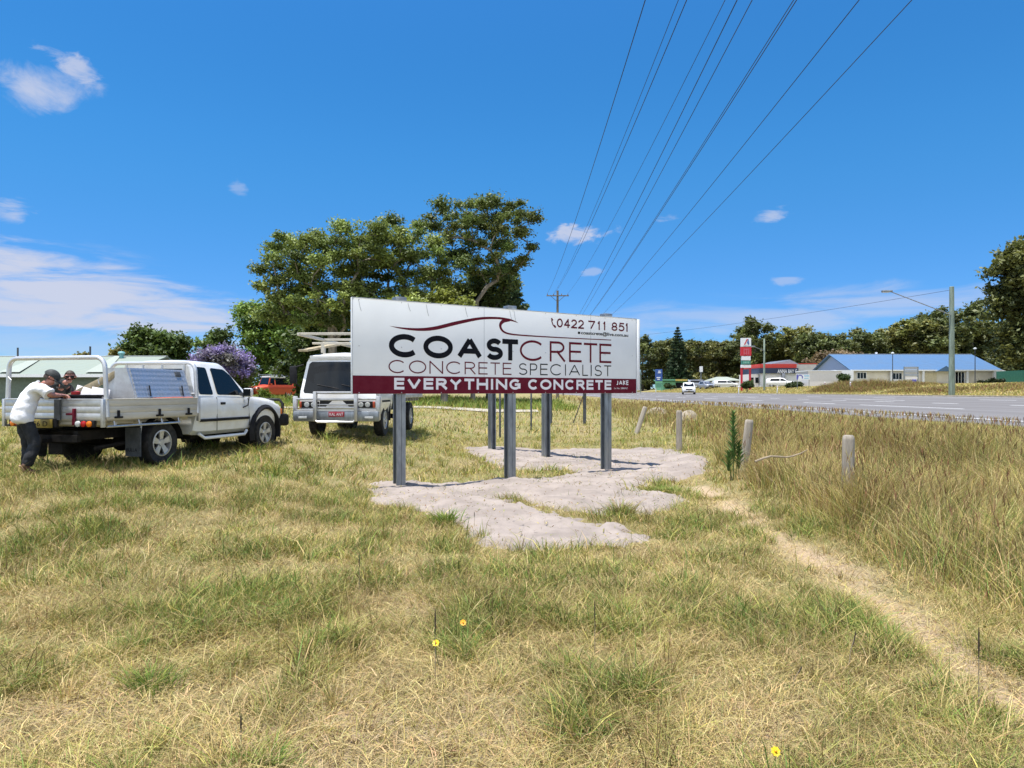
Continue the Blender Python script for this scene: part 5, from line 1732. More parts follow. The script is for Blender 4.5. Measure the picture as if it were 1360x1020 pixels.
# swirl sign by the station
Yw = 92.
xw = pole_loc(1066.5, Yw); zw = tz(xw, Yw)
sw = thing('swirl_sign', 'blue and white swirl sign on two thin posts in front of the annexe', 'sign', (xw, Yw, zw))
def zw_(py): return P(0, py, Yw).z - zw
mb = MB(); mb.box((0, 0, (zw_(497.5) + zw_(504.5)) / 2), (1.75, .06, zw_(497.5) - zw_(504.5)), bev=.01); pn = mb.build('sign_panel', 'sign_white', sw, smooth=0)
mb = MB(); rr = []
for i in range(22):
    a = R(200 - 230 * i / 21); rr.append((-.38 + .30 * math.cos(a), (zw_(501.2)) + .28 * math.sin(a)))
stroke(mb, rr, .13, .035, 0); mb.box((-.76, -.036, zw_(501)), (.2, .006, .62)); mb.build('emblem', 'sign_purple', pn, smooth=0)
mb = MB()
stroke(mb, [(.15, zw_(499.2)), (.8, zw_(499.2))], .14, .035, 0); stroke(mb, [(.15, zw_(502.4)), (.7, zw_(502.4))], .10, .035, 0); mb.build('emblem', 'sign_cyan', pn, smooth=0)
for x in (-.72, .8):
    mb = MB(); mb.box((x, .05, zw_(498) / 2), (.06, .06, zw_(498) + .2)); mb.build('post', 'galv', sw, smooth=0)
# empty sign frame in front of blue roof
Yf = 84.
xf = pole_loc(1210, Yf); zf = tz(xf, Yf)
fr_ = thing('sign_frame', 'grey slatted sign frame standing in front of the blue-roofed building', 'sign', (xf, Yf, zf))
def zf_(py): return P(0, py, Yf).z - zf
hw = 9.0 * Yf / 943
for s_ in (-1, 1):
    mb = MB(); mb.box((s_ * hw, 0, zf_(487) / 2 - .2), (.12, .12, zf_(487) + .4)); mb.build('post', 'galv', fr_, smooth=0)
for a, b_ in ((487, 490.5), (491.5, 495), (496, 499.5), (500.5, 504)):
    mb = MB(); mb.box((0, -.01, (zf_(a) + zf_(b_)) / 2), (hw * 2 - .13, .06, (zf_(a) - zf_(b_)))); pn = mb.build('sign_panel', 'silver' if a < 500 else 'wall_grey', fr_, smooth=0)
mb = MB(); mb.box((.35, -.05, zf_(506)), (.5, .05, .36)); mb.build('sign_panel', 'sign_purple', fr_, smooth=0)
# blue information sign, green shop, pale house
Yb = 160.
xb = pole_loc(875, Yb); zb_ = tz(xb, Yb)
bs = thing('blue_sign', 'tall blue roadside sign with white motifs beyond the highway', 'sign', (xb, Yb, zb_))
def zb2(py): return P(0, py, Yb).z - zb_
mb = MB(); mb.box((0, 0, (zb2(490.5) + zb2(506)) / 2), (1.55, .3, zb2(490.5) - zb2(506)), bev=.03); pn = mb.build('sign_panel', 'sign_blue', bs, smooth=0)
mb = MB()
for a, w_, m_ in ((493, .5, 0), (495, .7, 0), (501.5, .9, 0), (503.8, .6, 0)): mb.box((.1 if a < 499 else -.1, -.16, zb2(a)), (w_, .03, .22))
mb.build('motif', 'sign_white', pn, smooth=0)
mb = MB(); mb.box((0, 0, zb2(507.5)), (1.55, .28, .5)); mb.build('base_panel', 'mint', bs, smooth=0)
for s_ in (-1, 1):
    mb = MB(); mb.box((s_ * .68, 0, zb2(508.5) / 2 - .15), (.16, .2, zb2(508.5) + .3)); mb.build('leg', 'mint', bs, smooth=0)
def simple_shop(name, label, x0p, x1p, Y, ytop, m_, roof_m, depth=9, fasc=None):
    x0, x1 = pole_loc(x0p, Y), pole_loc(x1p, Y); z0 = tz((x0 + x1) / 2, Y); h_ = P(0, ytop, Y).z - z0
    o = thing(name, label, 'building', ((x0 + x1) / 2, Y + depth / 2, z0)); w = x1 - x0
    mb = MB(); mb.box((0, 0, h_ / 2 - .4), (w, depth, h_ + .4)); mb.build('wall', m_, o, smooth=0)
    return o, w, h_, depth
o, w, h_, d = simple_shop('green_shop', 'low mint-green shop with a yellow fascia past the highway', 880, 912, 172, 505.5, 'mint', 'yellow')
mb = MB(); mb.box((0, -.3, h_ + .15), (w + .6, d + 1, .3)); mb.build('roof', 'mint', o, smooth=0)
mb = MB(); mb.box((w * .25, -d / 2 - .85, h_ + .12), (w * .5, .08, .42)); mb.build('fascia', 'yellow', o, smooth=0)
mb = MB(); mb.box((w * .25, -d / 2 - .03, h_ * .42), (w * .42, .06, h_ * .7)); mb.build('shopfront', 'glass', o, smooth=0)
mb = MB(); mb.box((-w * .3, -d / 2 - .03, h_ * .5), (w * .2, .06, h_ * .4)); mb.build('window', 'glass', o, smooth=0)
o, w, h_, d = simple_shop('pale_house', 'low house with a pale green hipped roof left of the fuel price sign', 951, 984, 156, 505.5, 'wall_grey', 'roof_green')
zr_ = P(0, 500, 156).z - o.location.z
mb = MB(); mb.add([(-w / 2 - .5, -d / 2 - .6, h_), (w / 2 + .5, -d / 2 - .6, h_), (w / 2 + .5, d / 2 + .6, h_), (-w / 2 - .5, d / 2 + .6, h_), (-w * .25, 0, zr_), (w * .2, 0, zr_)],
                  [(0, 1, 5, 4), (2, 3, 4, 5), (1, 2, 5), (3, 0, 4), (3, 2, 1, 0)]); mb.build('roof', 'roof_light', o, smooth=0)
mb = MB(); mb.box((-w * .3, -d / 2 - .04, h_ * .55), (1.4, .08, .9)); mb.build('window', 'glass', o, smooth=0)
mb = MB(); mb.box((w * .2, -d / 2 - .04, h_ * .5), (.9, .08, 1.8)); mb.build('door', 'glass', o, smooth=0)
mb = MB(); mb.box((-w * .05, -d / 2 - 2, .5), (w * .9, .15, 1.0)); mb.build('fence_panel', 'sign_white', o, smooth=0)
x = pole_loc(931, 140); z0 = tz(x, 140)
o = thing('route_sign', 'small white sign on a pale pole left of the pale house', 'sign', (x, 140, z0))
hh = P(0, 487, 140).z - z0
mb = MB(); mb.lathe([(.09, -.3), (.09, hh)], (0, 0, 0), (0, 0, 1), 8); mb.build('pole', 'galv', o)
mb = MB(); mb.box((0, -.12, hh - .5), (.65, .06, 1.1), bev=.02); mb.build('sign_panel', 'sign_white', o, smooth=0)
# green containers and white wall right of blue roof
x = pole_loc(1351, 106); z0 = tz(x, 106)
o = thing('shipping_container', 'dark green steel container right of the blue-roofed building', 'container', (x, 106, z0))
mb = MB(); mb.box((0, 0, 1.1), (2.4, 6, 2.1)); mb.build('container_shell', 'hedge_green', o, smooth=0)
mb = MB()
for i in range(9): mb.box((-1.1 + i * .275, -3.02, 1.1), (.12, .06, 2.0))
mb.build('ribs', 'hedge_green', o, smooth=0)
xa, xb_ = pole_loc(1322, 112), pole_loc(1345, 112); z0 = tz(xa, 112)
mb = MB(); mb.prism([(xa, 112, z0 - .3), (xb_, 112, z0 - .3), (xb_, 112, z0 + 2.0), (xa + 1, 112, z0 + 2.5), (xa, 112, z0 + 2.5)], (0, .25, 0))
tag(mb.build('boundary_wall', 'sign_white', smooth=0), 'white boundary wall stepping down right of the blue-roofed building', 'wall')

# green shed at the left
shz = tz(-36, 47)
z_e, z_r = P(0, 496.5, 44).z, P(0, 475.5, 49.5).z
sx1_ = P(222, 0, 49.5).x
shed, (X0, X1, Y0_, Y1_, e) = gable_house('farm_shed', 'long shed with pale green roof and darker green walls behind the ute', 'shed', -62, sx1_ - .6, 44.5, 54.5, shz, z_e, z_r, 'shed_wall', 'roof_green', 'shed_wall', .6)
mb = MB()   # pale hip flashing lines running up the roof
for xa_, xb_ in ((P(0, 0, 44).x - 0, P(48, 0, 49.5).x), (P(117, 0, 44).x, P(148, 0, 49.5).x)):
    a0 = Vector((xa_ + 41, Y0_ - .4, e + .0)) if False else None
cxs = (-62 + sx1_ - .6) / 2
for pa, pb in (((0, 496), (48, 480)), ((115, 495), (148, 476))):
    A = Vector((P(pa[0], 0, 44.2).x - cxs, Y0_ - .45, e - .02)); B = Vector((P(pb[0], 0, 49).x - cxs, -.1, (z_r - shz)))
    up = Vector((0, 0, .125))
    mb.prism([A + up, A + Vector((1.3, 0, 0)) + up, B + Vector((.4, 0, 0)) + up, B + up], (0, -.004, .012))
mb.build('roof_flashing', 'roof_light', shed, smooth=0)
vx = P(157, 0, 48.5).x
mb = MB(); mb.lathe([(.14, -.3), (.14, .08), (.20, .10), (.23, .20), (.17, .29), (.02, .32)], (vx - cxs, -.6, z_r - shz + .12), (0, 0, 1), 14); mb.build('roof_vent', 'turquoise', shed)
for px, hh in ((23, .9),):
    pass


# ------------------------------------------------------------------ trees
def leaves(centres, sizes, tones, seed, up=.35, aspect=.55):
    """one small rhombic leaf card per centre -> arrays"""
    r = np.random.default_rng(seed); n = len(centres)
    nn = r.normal(size=(n, 3)); nn /= np.linalg.norm(nn, axis=1)[:, None] + 1e-9
    nn[:, 2] = np.abs(nn[:, 2]) + up; nn /= np.linalg.norm(nn, axis=1)[:, None]
    t = r.normal(size=(n, 3)); u = np.cross(nn, t); u /= np.linalg.norm(u, axis=1)[:, None] + 1e-9
    v = np.cross(nn, u)
    a = sizes[:, None]; b_ = a * aspect
    V = np.stack([centres - u * a, centres + v * b_ + u * a * .1, centres + u * a, centres - v * b_ + u * a * .1], 1).reshape(-1, 3)
    return V, np.repeat(tones, 4, 0)


def clump_points(cl, n, r, flat=.75):
    """leaf positions in a set of clumps (centre, radius): mostly near each clump's surface"""
    m = len(cl); c_ = np.array([q_[0] for q_ in cl]); rad = np.array([q_[1] for q_ in cl])
    w = rad ** 2; w /= w.sum()
    k_ = r.choice(m, n, p=w)
    d = r.normal(size=(n, 3)); d /= np.linalg.norm(d, axis=1)[:, None]
    rr_ = r.random(n) ** .5
    # lumpy radius so that clumps are ragged
    lump = .72 + .5 * np.sin(d[:, 0] * 5 + k_) * np.sin(d[:, 1] * 4 + 2 * k_) + .16 * r.normal(size=n)
    p = c_[k_] + d * (rr_ * rad[k_] * np.clip(lump, .3, 1.35))[:, None] * np.array([1, 1, flat])
    return p, k_


def branches(base, trunk, cl, r0, seed, max_r=.16):
    """trunk polyline and limbs reaching every clump -> MB"""
    r = random.Random(seed)
    nodes = [Vector(p) for p in trunk]; par = [-1] + list(range(len(trunk) - 1))
    dsc = [0] * len(nodes)
    order = sorted(cl, key=lambda q_: (Vector(q_[0]) - nodes[-1]).length)
    tips = []
    nt = len(trunk)
    for c_, rad in order:
        t = Vector(c_) - Vector((0, 0, rad * .3)); best, bi = 1e9, 0
        for i, p in enumerate(nodes):
            if i == 0: continue
            d = t - p
            cost = d.length * (1.0 + (.7 if d.z < .1 * d.length else 0))
            if cost < best: best, bi = cost, i
        p = nodes[bi]; L_ = (t - p).length; nseg = max(2, int(L_ / 1.3)); prev = bi
        for j in range(1, nseg + 1):
            f = j / nseg
            q_ = p.lerp(t, f) + Vector((r.uniform(-1, 1), r.uniform(-1, 1), r.uniform(-.3, .8) + 1.0 * math.sin(math.pi * f) * .8)) * (.09 * L_ * (1 if j < nseg else 0))
            nodes.append(q_); par.append(prev); dsc.append(0); prev = len(nodes) - 1
        tips.append(prev)
    for t in tips:
        i = t
        while i >= 0: dsc[i] += 1; i = par[i]
    tot_ = max(1, len(tips)); mb = MB()
    rad = [max(.018, r0 * (d / tot_) ** .52) for d in dsc]
    for i in range(nt): rad[i] = max(rad[i], r0 * (1 - .35 * i / max(1, nt - 1)) if i < nt - 1 else rad[i])
    ch = {}
    for i, p in enumerate(par): ch.setdefault(p, []).append(i)
    # chains
    done = set()
    def chain(i):
        out = [par[i], i] if par[i] >= 0 else [i]
        while ch.get(i):
            nx_ = max(ch[i], key=lambda q_: dsc[q_]); out.append(nx_); i = nx_
        return out
    stack = [0]; starts = [0]
    seen = set()
    while starts:
        s_ = starts.pop(); c_ = chain(s_)
        rr_ = [rad[q_] for q_ in c_]
        if par[s_] >= 0: rr_[0] = min(rr_[0], rr_[1] * 1.15)
        if s_ == 0: rr_[0] *= 1.35
        if len(c_) > 1: mb.tube([nodes[q_] - Vector(base) for q_ in c_], rr_, 8 if rr_[1] > .1 else 5, caps=False)
        onc = set(c_)
        for q_ in c_[(1 if par[s_] >= 0 else 0):]:
            for d in ch.get(q_, []):
                if d not in onc: starts.append(d)
    return mb


def poisson_clumps(ells, n, rad, seed, shell=.55, dmin=.75):
    """clump centres inside ellipsoids (centre, radii, weight)"""
    r = np.random.default_rng(seed); out = []
    w = np.array([e_[2] for e_ in ells], float); w /= w.sum()
    tries = 0
    while len(out) < n and tries < n * 60:
        tries += 1
        e_ = ells[r.choice(len(ells), p=w)]
        d = r.normal(size=3); d /= np.linalg.norm(d)
        rr_ = shell + (1 - shell) * r.random() if r.random() < .75 else r.random()
        p = np.array(e_[0]) + d * rr_ * np.array(e_[1])
        cr = rad * (.65 + .7 * r.random())
        if all(np.linalg.norm(p - q_[0]) > dmin * (cr + q_[1]) * .62 for q_ in out): out.append((p, cr))
    return out


def make_tree(name, label, cat, base, trunk_top, cl, n_leaf, leaf, tone, r0, seed, bark='bark', group=None, flat=.75, tone2=None, aspect=.55, lf='leaf', jit=.22, trunk_mid=None, up=.35):
    r = np.random.default_rng(seed)
    o = thing(name, label, cat, base, 0, group)
    tr = [Vector(base) - Vector((0, 0, .5))]
    tt = Vector(trunk_top)
    for f in (.33, .66, 1.): tr.append(Vector(base).lerp(tt, f) + Vector((r.normal() * .12, r.normal() * .12, 0)))
    branches(base, tr, cl, r0, seed).build('trunk', bark, o, smooth=60, weld=0)
    pts, k_ = clump_points(cl, n_leaf, r, flat)
    ct = (1 + jit * r.normal(size=(len(cl), 1))) * np.array(tone)[None, :]
    if tone2 is not None:
        f = r.random((len(cl), 1)); ct = ct * (1 - f) + np.array(tone2)[None, :] * f * (1 + jit * r.normal(size=(len(cl), 1)))
    tn = np.clip(ct[k_] * (1 + .22 * r.normal(size=(n_leaf, 1))), .004, .9)
    V, T = leaves(pts - np.array(base), leaf * (.6 + .8 * r.random(n_leaf)), tn, seed + 1, up, aspect)
    raw_mesh('crown', V, np.arange(len(V)), np.full(n_leaf, 4), T, M[lf], o)
    return o


def ell(px, py, rx, ry, Y, depth=None, w=None):
    c_ = P(px, py, Y); a, b_ = rx * Y / 943, ry * Y / 943
    return ((c_.x, c_.y, c_.z), (a, depth or (a * .8), b_), w or rx * ry)


def group_tree(name, label, px_base, Y, top, ells, n_cl, rad, n_leaf, leaf, tone, r0, seed, **kw):
    bx_ = pole_loc(px_base, Y); b0 = (bx_, Y, tz(bx_, Y))
    cl = poisson_clumps([ell(*q_[:4], Y + (q_[4] if len(q_) > 4 else 0)) for q_ in ells], n_cl, rad, seed, kw.pop('shell', .55), kw.pop('dmin', .75))
    t = P(*top, Y)
    return make_tree(name, label, kw.pop('cat', 'tree'), b0, tuple(t), cl, n_leaf, leaf, tone, r0, seed, **kw)


EUC = (.135, .195, .058); EUC2 = (.235, .28, .078)
group_tree('eucalyptus_tree', 'tallest eucalypt with spreading open crown and bare forked limbs, right of the group', 628, 54, (634, 400),
           [(640, 300, 66, 38), (600, 285, 40, 24), (690, 310, 30, 30), (575, 300, 30, 20), (665, 285, 44, 22), (655, 345, 46, 30)], 62, .95, 36000, .10, EUC, .15, 101, tone2=(.16, .18, .055), dmin=1.08, shell=.6, flat=.6, jit=.28)
group_tree('eucalyptus_tree', 'broad eucalypt with yellow-green crown on the left of the tall group', 440, 50, (440, 420),
           [(420, 345, 62, 36), (385, 390, 44, 44), (470, 330, 52, 28), (380, 320, 26, 14), (430, 400, 60, 40), (360, 360, 18, 22), (500, 310, 34, 16)], 92, 1.02, 56000, .105, (.145, .20, .055), .30, 102, tone2=EUC2, dmin=1.0, flat=.6, jit=.28)
group_tree('eucalyptus_tree', 'eucalypt in the middle of the tall group, directly behind the billboard top edge', 545, 52, (545, 410),
           [(530, 335, 50, 32), (560, 370, 46, 40), (500, 385, 46, 40), (585, 345, 34, 30), (520, 300, 24, 12)], 66, 1.02, 40000, .105, (.135, .19, .055), .24, 103, tone2=EUC2, dmin=1.0, flat=.6, jit=.28)
group_tree('eucalyptus_tree', 'darker dense tree low on the right of the tall group', 650, 58, (650, 420),
           [(640, 385, 46, 30), (610, 405, 40, 26), (668, 370, 26, 22), (655, 430, 44, 40)], 46, 1.2, 26000, .14, (.09, .12, .036), .26, 104, bark='bark_dark')
group_tree('eucalyptus_tree', 'small bright yellow-green tree poking up behind the billboard', 590, 46, (590, 430),
           [(590, 405, 34, 18), (600, 430, 40, 30), (545, 415, 30, 20)], 30, .95, 18000, .11, (.22, .24, .045), .2, 105, tone2=EUC2)
group_tree('broadleaf_tree', 'dense bright green tree with foliage down to the ground behind the truck', 372, 77, (372, 470),
           [(355, 440, 38, 36), (350, 485, 42, 36), (400, 450, 40, 44), (330, 412, 22, 9), (410, 500, 40, 30), (375, 410, 30, 20)], 84, 1.7, 46000, .19, (.13, .215, .042), .3, 106, tone2=(.17, .25, .055), bark='bark_dark', dmin=.62)
group_tree('broadleaf_tree', 'dark dense tree filling the space behind the truck rack', 470, 55, (470, 470),
           [(450, 455, 60, 40), (520, 470, 60, 44), (430, 495, 50, 30), (590, 480, 50, 36)], 70, 1.4, 24000, .2, (.085, .125, .032), .3, 107, bark='bark_dark', dmin=.62)
group_tree('broadleaf_tree', 'round dark green tree rising behind the shed roof', 205, 84, (205, 470),
           [(205, 458, 42, 20), (178, 466, 24, 14), (232, 465, 22, 16), (205, 485, 44, 22)], 60, 1.5, 20000, .24, (.09, .135, .036), .4, 108, bark='bark_dark', dmin=.62)
group_tree('broadleaf_tree', 'small conical green tree between the round tree and the purple one', 286, 76, (286, 470),
           [(286, 447, 12, 12), (284, 462, 22, 14), (286, 485, 26, 22)], 34, 1.2, 10000, .2, (.105, .155, .05), .3, 109, bark='bark_dark', dmin=.6)
group_tree('jacaranda_tree', 'jacaranda covered in purple blossom behind the ute cab', 300, 62, (300, 485),
           [(296, 478, 30, 16), (275, 488, 20, 14), (312, 492, 20, 14)], 60, .92, 19000, .13, (.36, .28, .60), .2, 110, tone2=(.19, .20, .14), lf='blossom', dmin=.6, bark='bark_dark')
group_tree('broadleaf_tree', 'low dark leafy tree under the purple jacaranda', 312, 63, (312, 505),
           [(292, 508, 34, 16), (314, 502, 16, 18)], 34, 1.15, 11000, .16, (.11, .145, .04), .2, 111, bark='bark_dark', dmin=.6)
group_tree('jacaranda_tree', 'small jacaranda with a few purple blooms beside the truck mirror', 382, 72, (380, 500),
           [(380, 491, 12, 8), (376, 505, 12, 9)], 16, .65, 2600, .11, (.32, .27, .5), .1, 112, tone2=(.12, .14, .10), lf='blossom', bark='bark_dark')
group_tree('palm_tuft', 'yellowish shrub showing at the left edge of the round tree', 152, 70, (152, 474),
           [(152, 472, 8, 6), (107, 473, 7, 4)], 8, .8, 1400, .2, (.20, .18, .05), .1, 113, cat='shrub')
for i, (px, py, rx_, ry_, Y, lab) in enumerate(((404, 535, 9, 9, 52, 'small leafy shrub growing beside the red off-roader'), (352, 530, 6, 6, 53, 'low shrub in front of the red off-roader bonnet'))):
    group_tree('shrub', lab, px, Y, (px, py), [(px, py - 4, rx_, ry_)], 12, .45, 2500, .09, (.12, .17, .03), .06, 120 + i, cat='shrub')


def norfolk(name, label, px, Y, ytop, ybase_r, seed, tone, group=None):
    """tiered conifer: whorls of drooping boughs with needles"""
    r = np.random.default_rng(seed); x = pole_loc(px, Y); z0 = tz(x, Y); H_ = P(0, ytop, Y).z - z0
    o = thing(name, label, 'tree', (x, Y, z0), 0, group)
    mb = MB(); mb.tube([(0, 0, -.5), (0, 0, H_ * .5), (0, 0, H_)], [.35, .22, .04], 8)
    pts, tn = [], []
    nt = 20
    for t in range(nt):
        f = t / (nt - 1); z = H_ * (.10 + .88 * f); rl = ybase_r * (1 - f) ** .8 * (.85 + .3 * r.random()) + .15
        nb = 9
        for b_ in range(nb):
            a = 2 * math.pi * (b_ + r.random() * .7) / nb; L_ = rl * (.75 + .4 * r.random())
            e_ = np.array([math.cos(a) * L_, math.sin(a) * L_, z + .12 * L_])
            if t % 2 == 0: mb.tube([(0, 0, z), tuple(e_ * np.array([.9, .9, 1]))], [.05, .015], 4, caps=False)
            n_ = int(20 + 55 * L_)
            s_ = r.random(n_) ** .7
            q_ = np.stack([e_[0] * s_, e_[1] * s_, z + (e_[2] - z) * s_ - .10 * np.sin(s_ * 3) * L_], 1) + r.normal(size=(n_, 3)) * np.array([.22, .22, .16]) * (.4 + .1 * L_)
            pts.append(q_)
    mb.build('trunk', 'bark_dark', o, smooth=60, weld=0)
    pts = np.concatenate(pts); n = len(pts)
    tn = np.array(tone)[None] * (1 + .25 * r.normal(size=(n, 1)))
    V, T = leaves(pts, .28 * (.6 + .8 * r.random(n)), np.clip(tn, .004, 1), seed, .2, .35)
    raw_mesh('crown', V, np.arange(len(V)), np.full(n, 4), T, M['leaf'], o)
    return o
norfolk('norfolk_pine', 'dark tiered conifer at the right edge of the tall group above the billboard', 676, 66, 346, 2.9, 201, (.045, .08, .04))
norfolk('norfolk_pine', 'tall dark conifer standing alone above the wood behind the green shop', 900, 178, 434, 3.4, 202, (.04, .066, .03))

# trees of the wood beyond the highway: a few trees, copied
WOOD = []
for i, (tone, tone2, hgt, wid) in enumerate((((.125, .145, .045), (.18, .185, .06), 14, 4.6), ((.135, .155, .05), (.10, .12, .045), 16, 4.2), ((.11, .13, .045), (.17, .165, .06), 12.5, 5.2), ((.155, .17, .05), (.21, .20, .065), 14.5, 4.4), ((.095, .12, .042), (.13, .145, .055), 13.5, 5.0))):
    cl = poisson_clumps([((0, 0, hgt * .72), (wid, wid, hgt * .27), 3), ((0, 0, hgt * .42), (wid * .8, wid * .8, hgt * .3), 2), ((0, 0, hgt * .14), (wid * .95, wid * .95, hgt * .14), 1.2)], 54, 1.35, 300 + i, .55, .68)
    t_ = make_tree('wood_tree', 'x', 'tree', (0, 0, 0), (0, 0, hgt * .6), cl, 14000, .28, tone, .28, 310 + i, tone2=tone2)
    WOOD.append(t_)
spots = []
for row, (Yr, zoff) in enumerate(((150, 0), (170, 0), (192, .5), (216, 1.5), (240, 3))):
    for px in np.arange(838, 1400, 27 - row * 2.):
        px2 = px + rnd.uniform(-9, 9) + row * 9
        Y = Yr + rnd.uniform(-7, 7)
        x = pole_loc(px2, Y)
        if row == 0 and px2 < 1100: continue
        if row == 1 and px2 < 990: continue
        if x < 34: continue
        if 40 < x < 72 and Y < 140: continue
        spots.append((x, Y, zoff, px2))
first = {}
for i, (x, Y, zoff, px2) in enumerate(spots):
    kx = rnd.randrange(len(WOOD))
    src = WOOD[kx]
    if kx not in first: o = src; first[kx] = 1
    else: o = copy_tree(src)
    s_ = .80 + .3 * rnd.random()
    if px2 > 1180: s_ *= 1.10
    if 890 < px2 < 1010: s_ *= .98
    o.location = (x, Y, tz(x, Y) + zoff - .5); o.rotation_euler = (0, 0, rnd.random() * 6.28); o.scale = (s_ * 1.15, s_ * 1.15, s_)
    o['label'] = 'grey-green eucalypt in the continuous wood behind the roadside buildings'
    o['group'] = 'trees of the wood beyond the highway'
for i in range(22):     # the wood carries on where the highway runs away
    x = rnd.uniform(-150, 8) if i > 6 else rnd.uniform(34, 40); Y = rnd.uniform(255, 320) if i > 6 else rnd.uniform(235, 330)
    o = copy_tree(WOOD[i % 5]); s_ = rnd.uniform(.9, 1.25)
    o.location = (x, Y, tz(x, Y) - .5); o.rotation_euler = (0, 0, rnd.random() * 6.28); o.scale = (s_ * 1.4, s_ * 1.4, s_)
    o['label'] = 'far eucalypt where the highway runs away behind the billboard'
    o['group'] = 'far trees behind the billboard'
# bushier tree between station and blue roof, and the big dark tree at the right edge
group_tree('eucalyptus_tree', 'taller open eucalypt rising above the wood behind the service station', 1092, 150, (1092, 480),
           [(1085, 458, 24, 16), (1110, 462, 22, 14), (1075, 470, 22, 14), (1105, 480, 34, 16)], 52, 1.7, 12000, .34, (.12, .145, .05), .3, 130, dmin=.62)
group_tree('eucalyptus_tree', 'reddish-brown low tree behind the left gable of the blue roof', 1098, 128, (1098, 490),
           [(1095, 484, 26, 14), (1120, 476, 18, 10)], 34, 1.3, 8000, .28, (.19, .14, .08), .3, 131, dmin=.6)
group_tree('eucalyptus_tree', 'big dark eucalypt leaning into the right edge of the picture', 1372, 92, (1368, 420),
           [(1368, 380, 46, 46), (1345, 365, 24, 26), (1340, 400, 20, 20), (1390, 350, 50, 40), (1380, 440, 44, 44), (1352, 455, 24, 30), (1362, 345, 26, 24)], 110, 2.0, 42000, .30, (.075, .095, .034), .6, 132, bark='bark_dark', dmin=.75, tone2=(.15, .155, .05))
group_tree('eucalyptus_tree', 'dark tree under the big eucalypt, right of the containers', 1362, 116, (1362, 480),
           [(1365, 470, 34, 26), (1340, 478, 24, 18), (1395, 490, 40, 24)], 46, 1.8, 14000, .30, (.08, .10, .036), .4, 133, bark='bark_dark', dmin=.62)
for i, (px, py, rx_, ry_, Y, lab, tone) in enumerate((
        (1121, 503, 6, 6, 94, 'rounded green bush by the entry of the blue-roofed building', (.05, .085, .02)),
        (1318, 507, 17, 4, 98, 'clipped dark hedge right of the blue-roofed building', (.03, .045, .018)),
        (993, 511, 6, 4, 98, 'small shrub at the foot of the fuel price sign', (.045, .07, .02)),
        (1054, 511, 10, 4, 98, 'low shrubs in front of the parked car at the service station', (.05, .07, .025)),
        (890, 513, 8, 3, 160, 'low shrub in front of the green shop', (.06, .09, .03)))):
    x = pole_loc(px, Y); b0 = (x, Y, tz(x, Y))
    cl = poisson_clumps([ell(px, py, rx_, ry_, Y, 1.2)], 16, .45, 140 + i, .3, .5)
    make_tree('shrub', lab, 'shrub', b0, (x, Y, b0[2] + .5), cl, 4200, .12, tone, .08, 150 + i)


# ------------------------------------------------------------------ grass
class Blades:
    def __init__(s): s.V = []; s.F = []; s.L = []; s.T = []; s.n = 0
    def add(s, x, y, z, h, w, ang, bend, tone, curl=None, seg=2):
        """bent tapering blades; ang = lean direction, bend = sideways reach over height"""
        n = len(x)
        if n == 0: return
        r = rng
        dx, dy = np.cos(ang), np.sin(ang)
        fa = r.random(n) * 6.283; fx, fy = np.cos(fa), np.sin(fa)
        rows = []
        base = np.stack([x, y, z - .015], -1)
        for i in range(seg + 1):
            t = i / seg
            hh = h * (t * (1 + .25 * bend) - .25 * bend * t * t * 1.6)
            off = h * bend * t ** 1.7
            c_ = base + np.stack([dx * off, dy * off, np.maximum(hh, .004 * (t > 0)) + .0 * t], -1)
            if i < seg:
                ww = w * (1 - .45 * t) * .5
                rows.append(c_ + np.stack([fx * ww, fy * ww, 0 * ww], -1)); rows.append(c_ - np.stack([fx * ww, fy * ww, 0 * ww], -1))
            else: rows.append(c_)
        k_ = 2 * seg + 1
        V = np.stack(rows, 1).reshape(-1, 3)
        b_ = (np.arange(n) * k_)[:, None] + s.n
        fl = []
        for i in range(seg - 1):
            fl.append(b_ + np.array([[2 * i, 2 * i + 1, 2 * i + 3, 2 * i + 2]]))
        tri = b_ + np.array([[2 * seg - 2, 2 * seg - 1, 2 * seg]])
        F = np.concatenate(fl + [tri], 1).ravel()
        s.V.append(V); s.F.append(F); s.L.append(np.tile(np.array([4] * (seg - 1) + [3]), n)); s.T.append(np.repeat(tone, k_, 0)); s.n += n * k_
    def build(s, name, label, cat):
        o = raw_mesh(name, np.concatenate(s.V), np.concatenate(s.F), np.concatenate(s.L), np.clip(np.concatenate(s.T), .004, .9), M['grass'])
        return tag(o, label, cat, kind='stuff')


STRAW = np.array((.54, .42, .20)); TAN = np.array((.42, .33, .135)); GOLD = np.array((.44, .38, .11)); OLIVE = np.array((.285, .28, .078)); GREEN = np.array((.125, .21, .042)); BROWN = np.array((.19, .12, .055)); LIME = np.array((.22, .27, .05)); RUST = np.array((.24, .11, .06))
dry_px = [(100, 915, .8), (450, 960, .9), (625, 965, .8), (560, 750, .45), (330, 760, .5), (560, 800, .4), (230, 940, .4), (1215, 905, .35), (520, 880, .4), (1000, 960, .6), (60, 700, .5), (700, 860, .4), (340, 900, .3)]
green_px = [(205, 885, .45), (480, 690, .6), (150, 870, .4), (600, 690, .35), (1060, 700, .6), (1130, 800, .6), (1230, 850, .5), (340, 690, .5), (440, 790, .4), (350, 1000, .35), (960, 720, .7), (640, 850, .35), (250, 800, .45), (880, 640, .5), (1290, 910, .4)]
dryc = [(*unproj(a, b_), c_) for a, b_, c_ in dry_px]; grnc = [(*unproj(a, b_), c_) for a, b_, c_ in green_px]


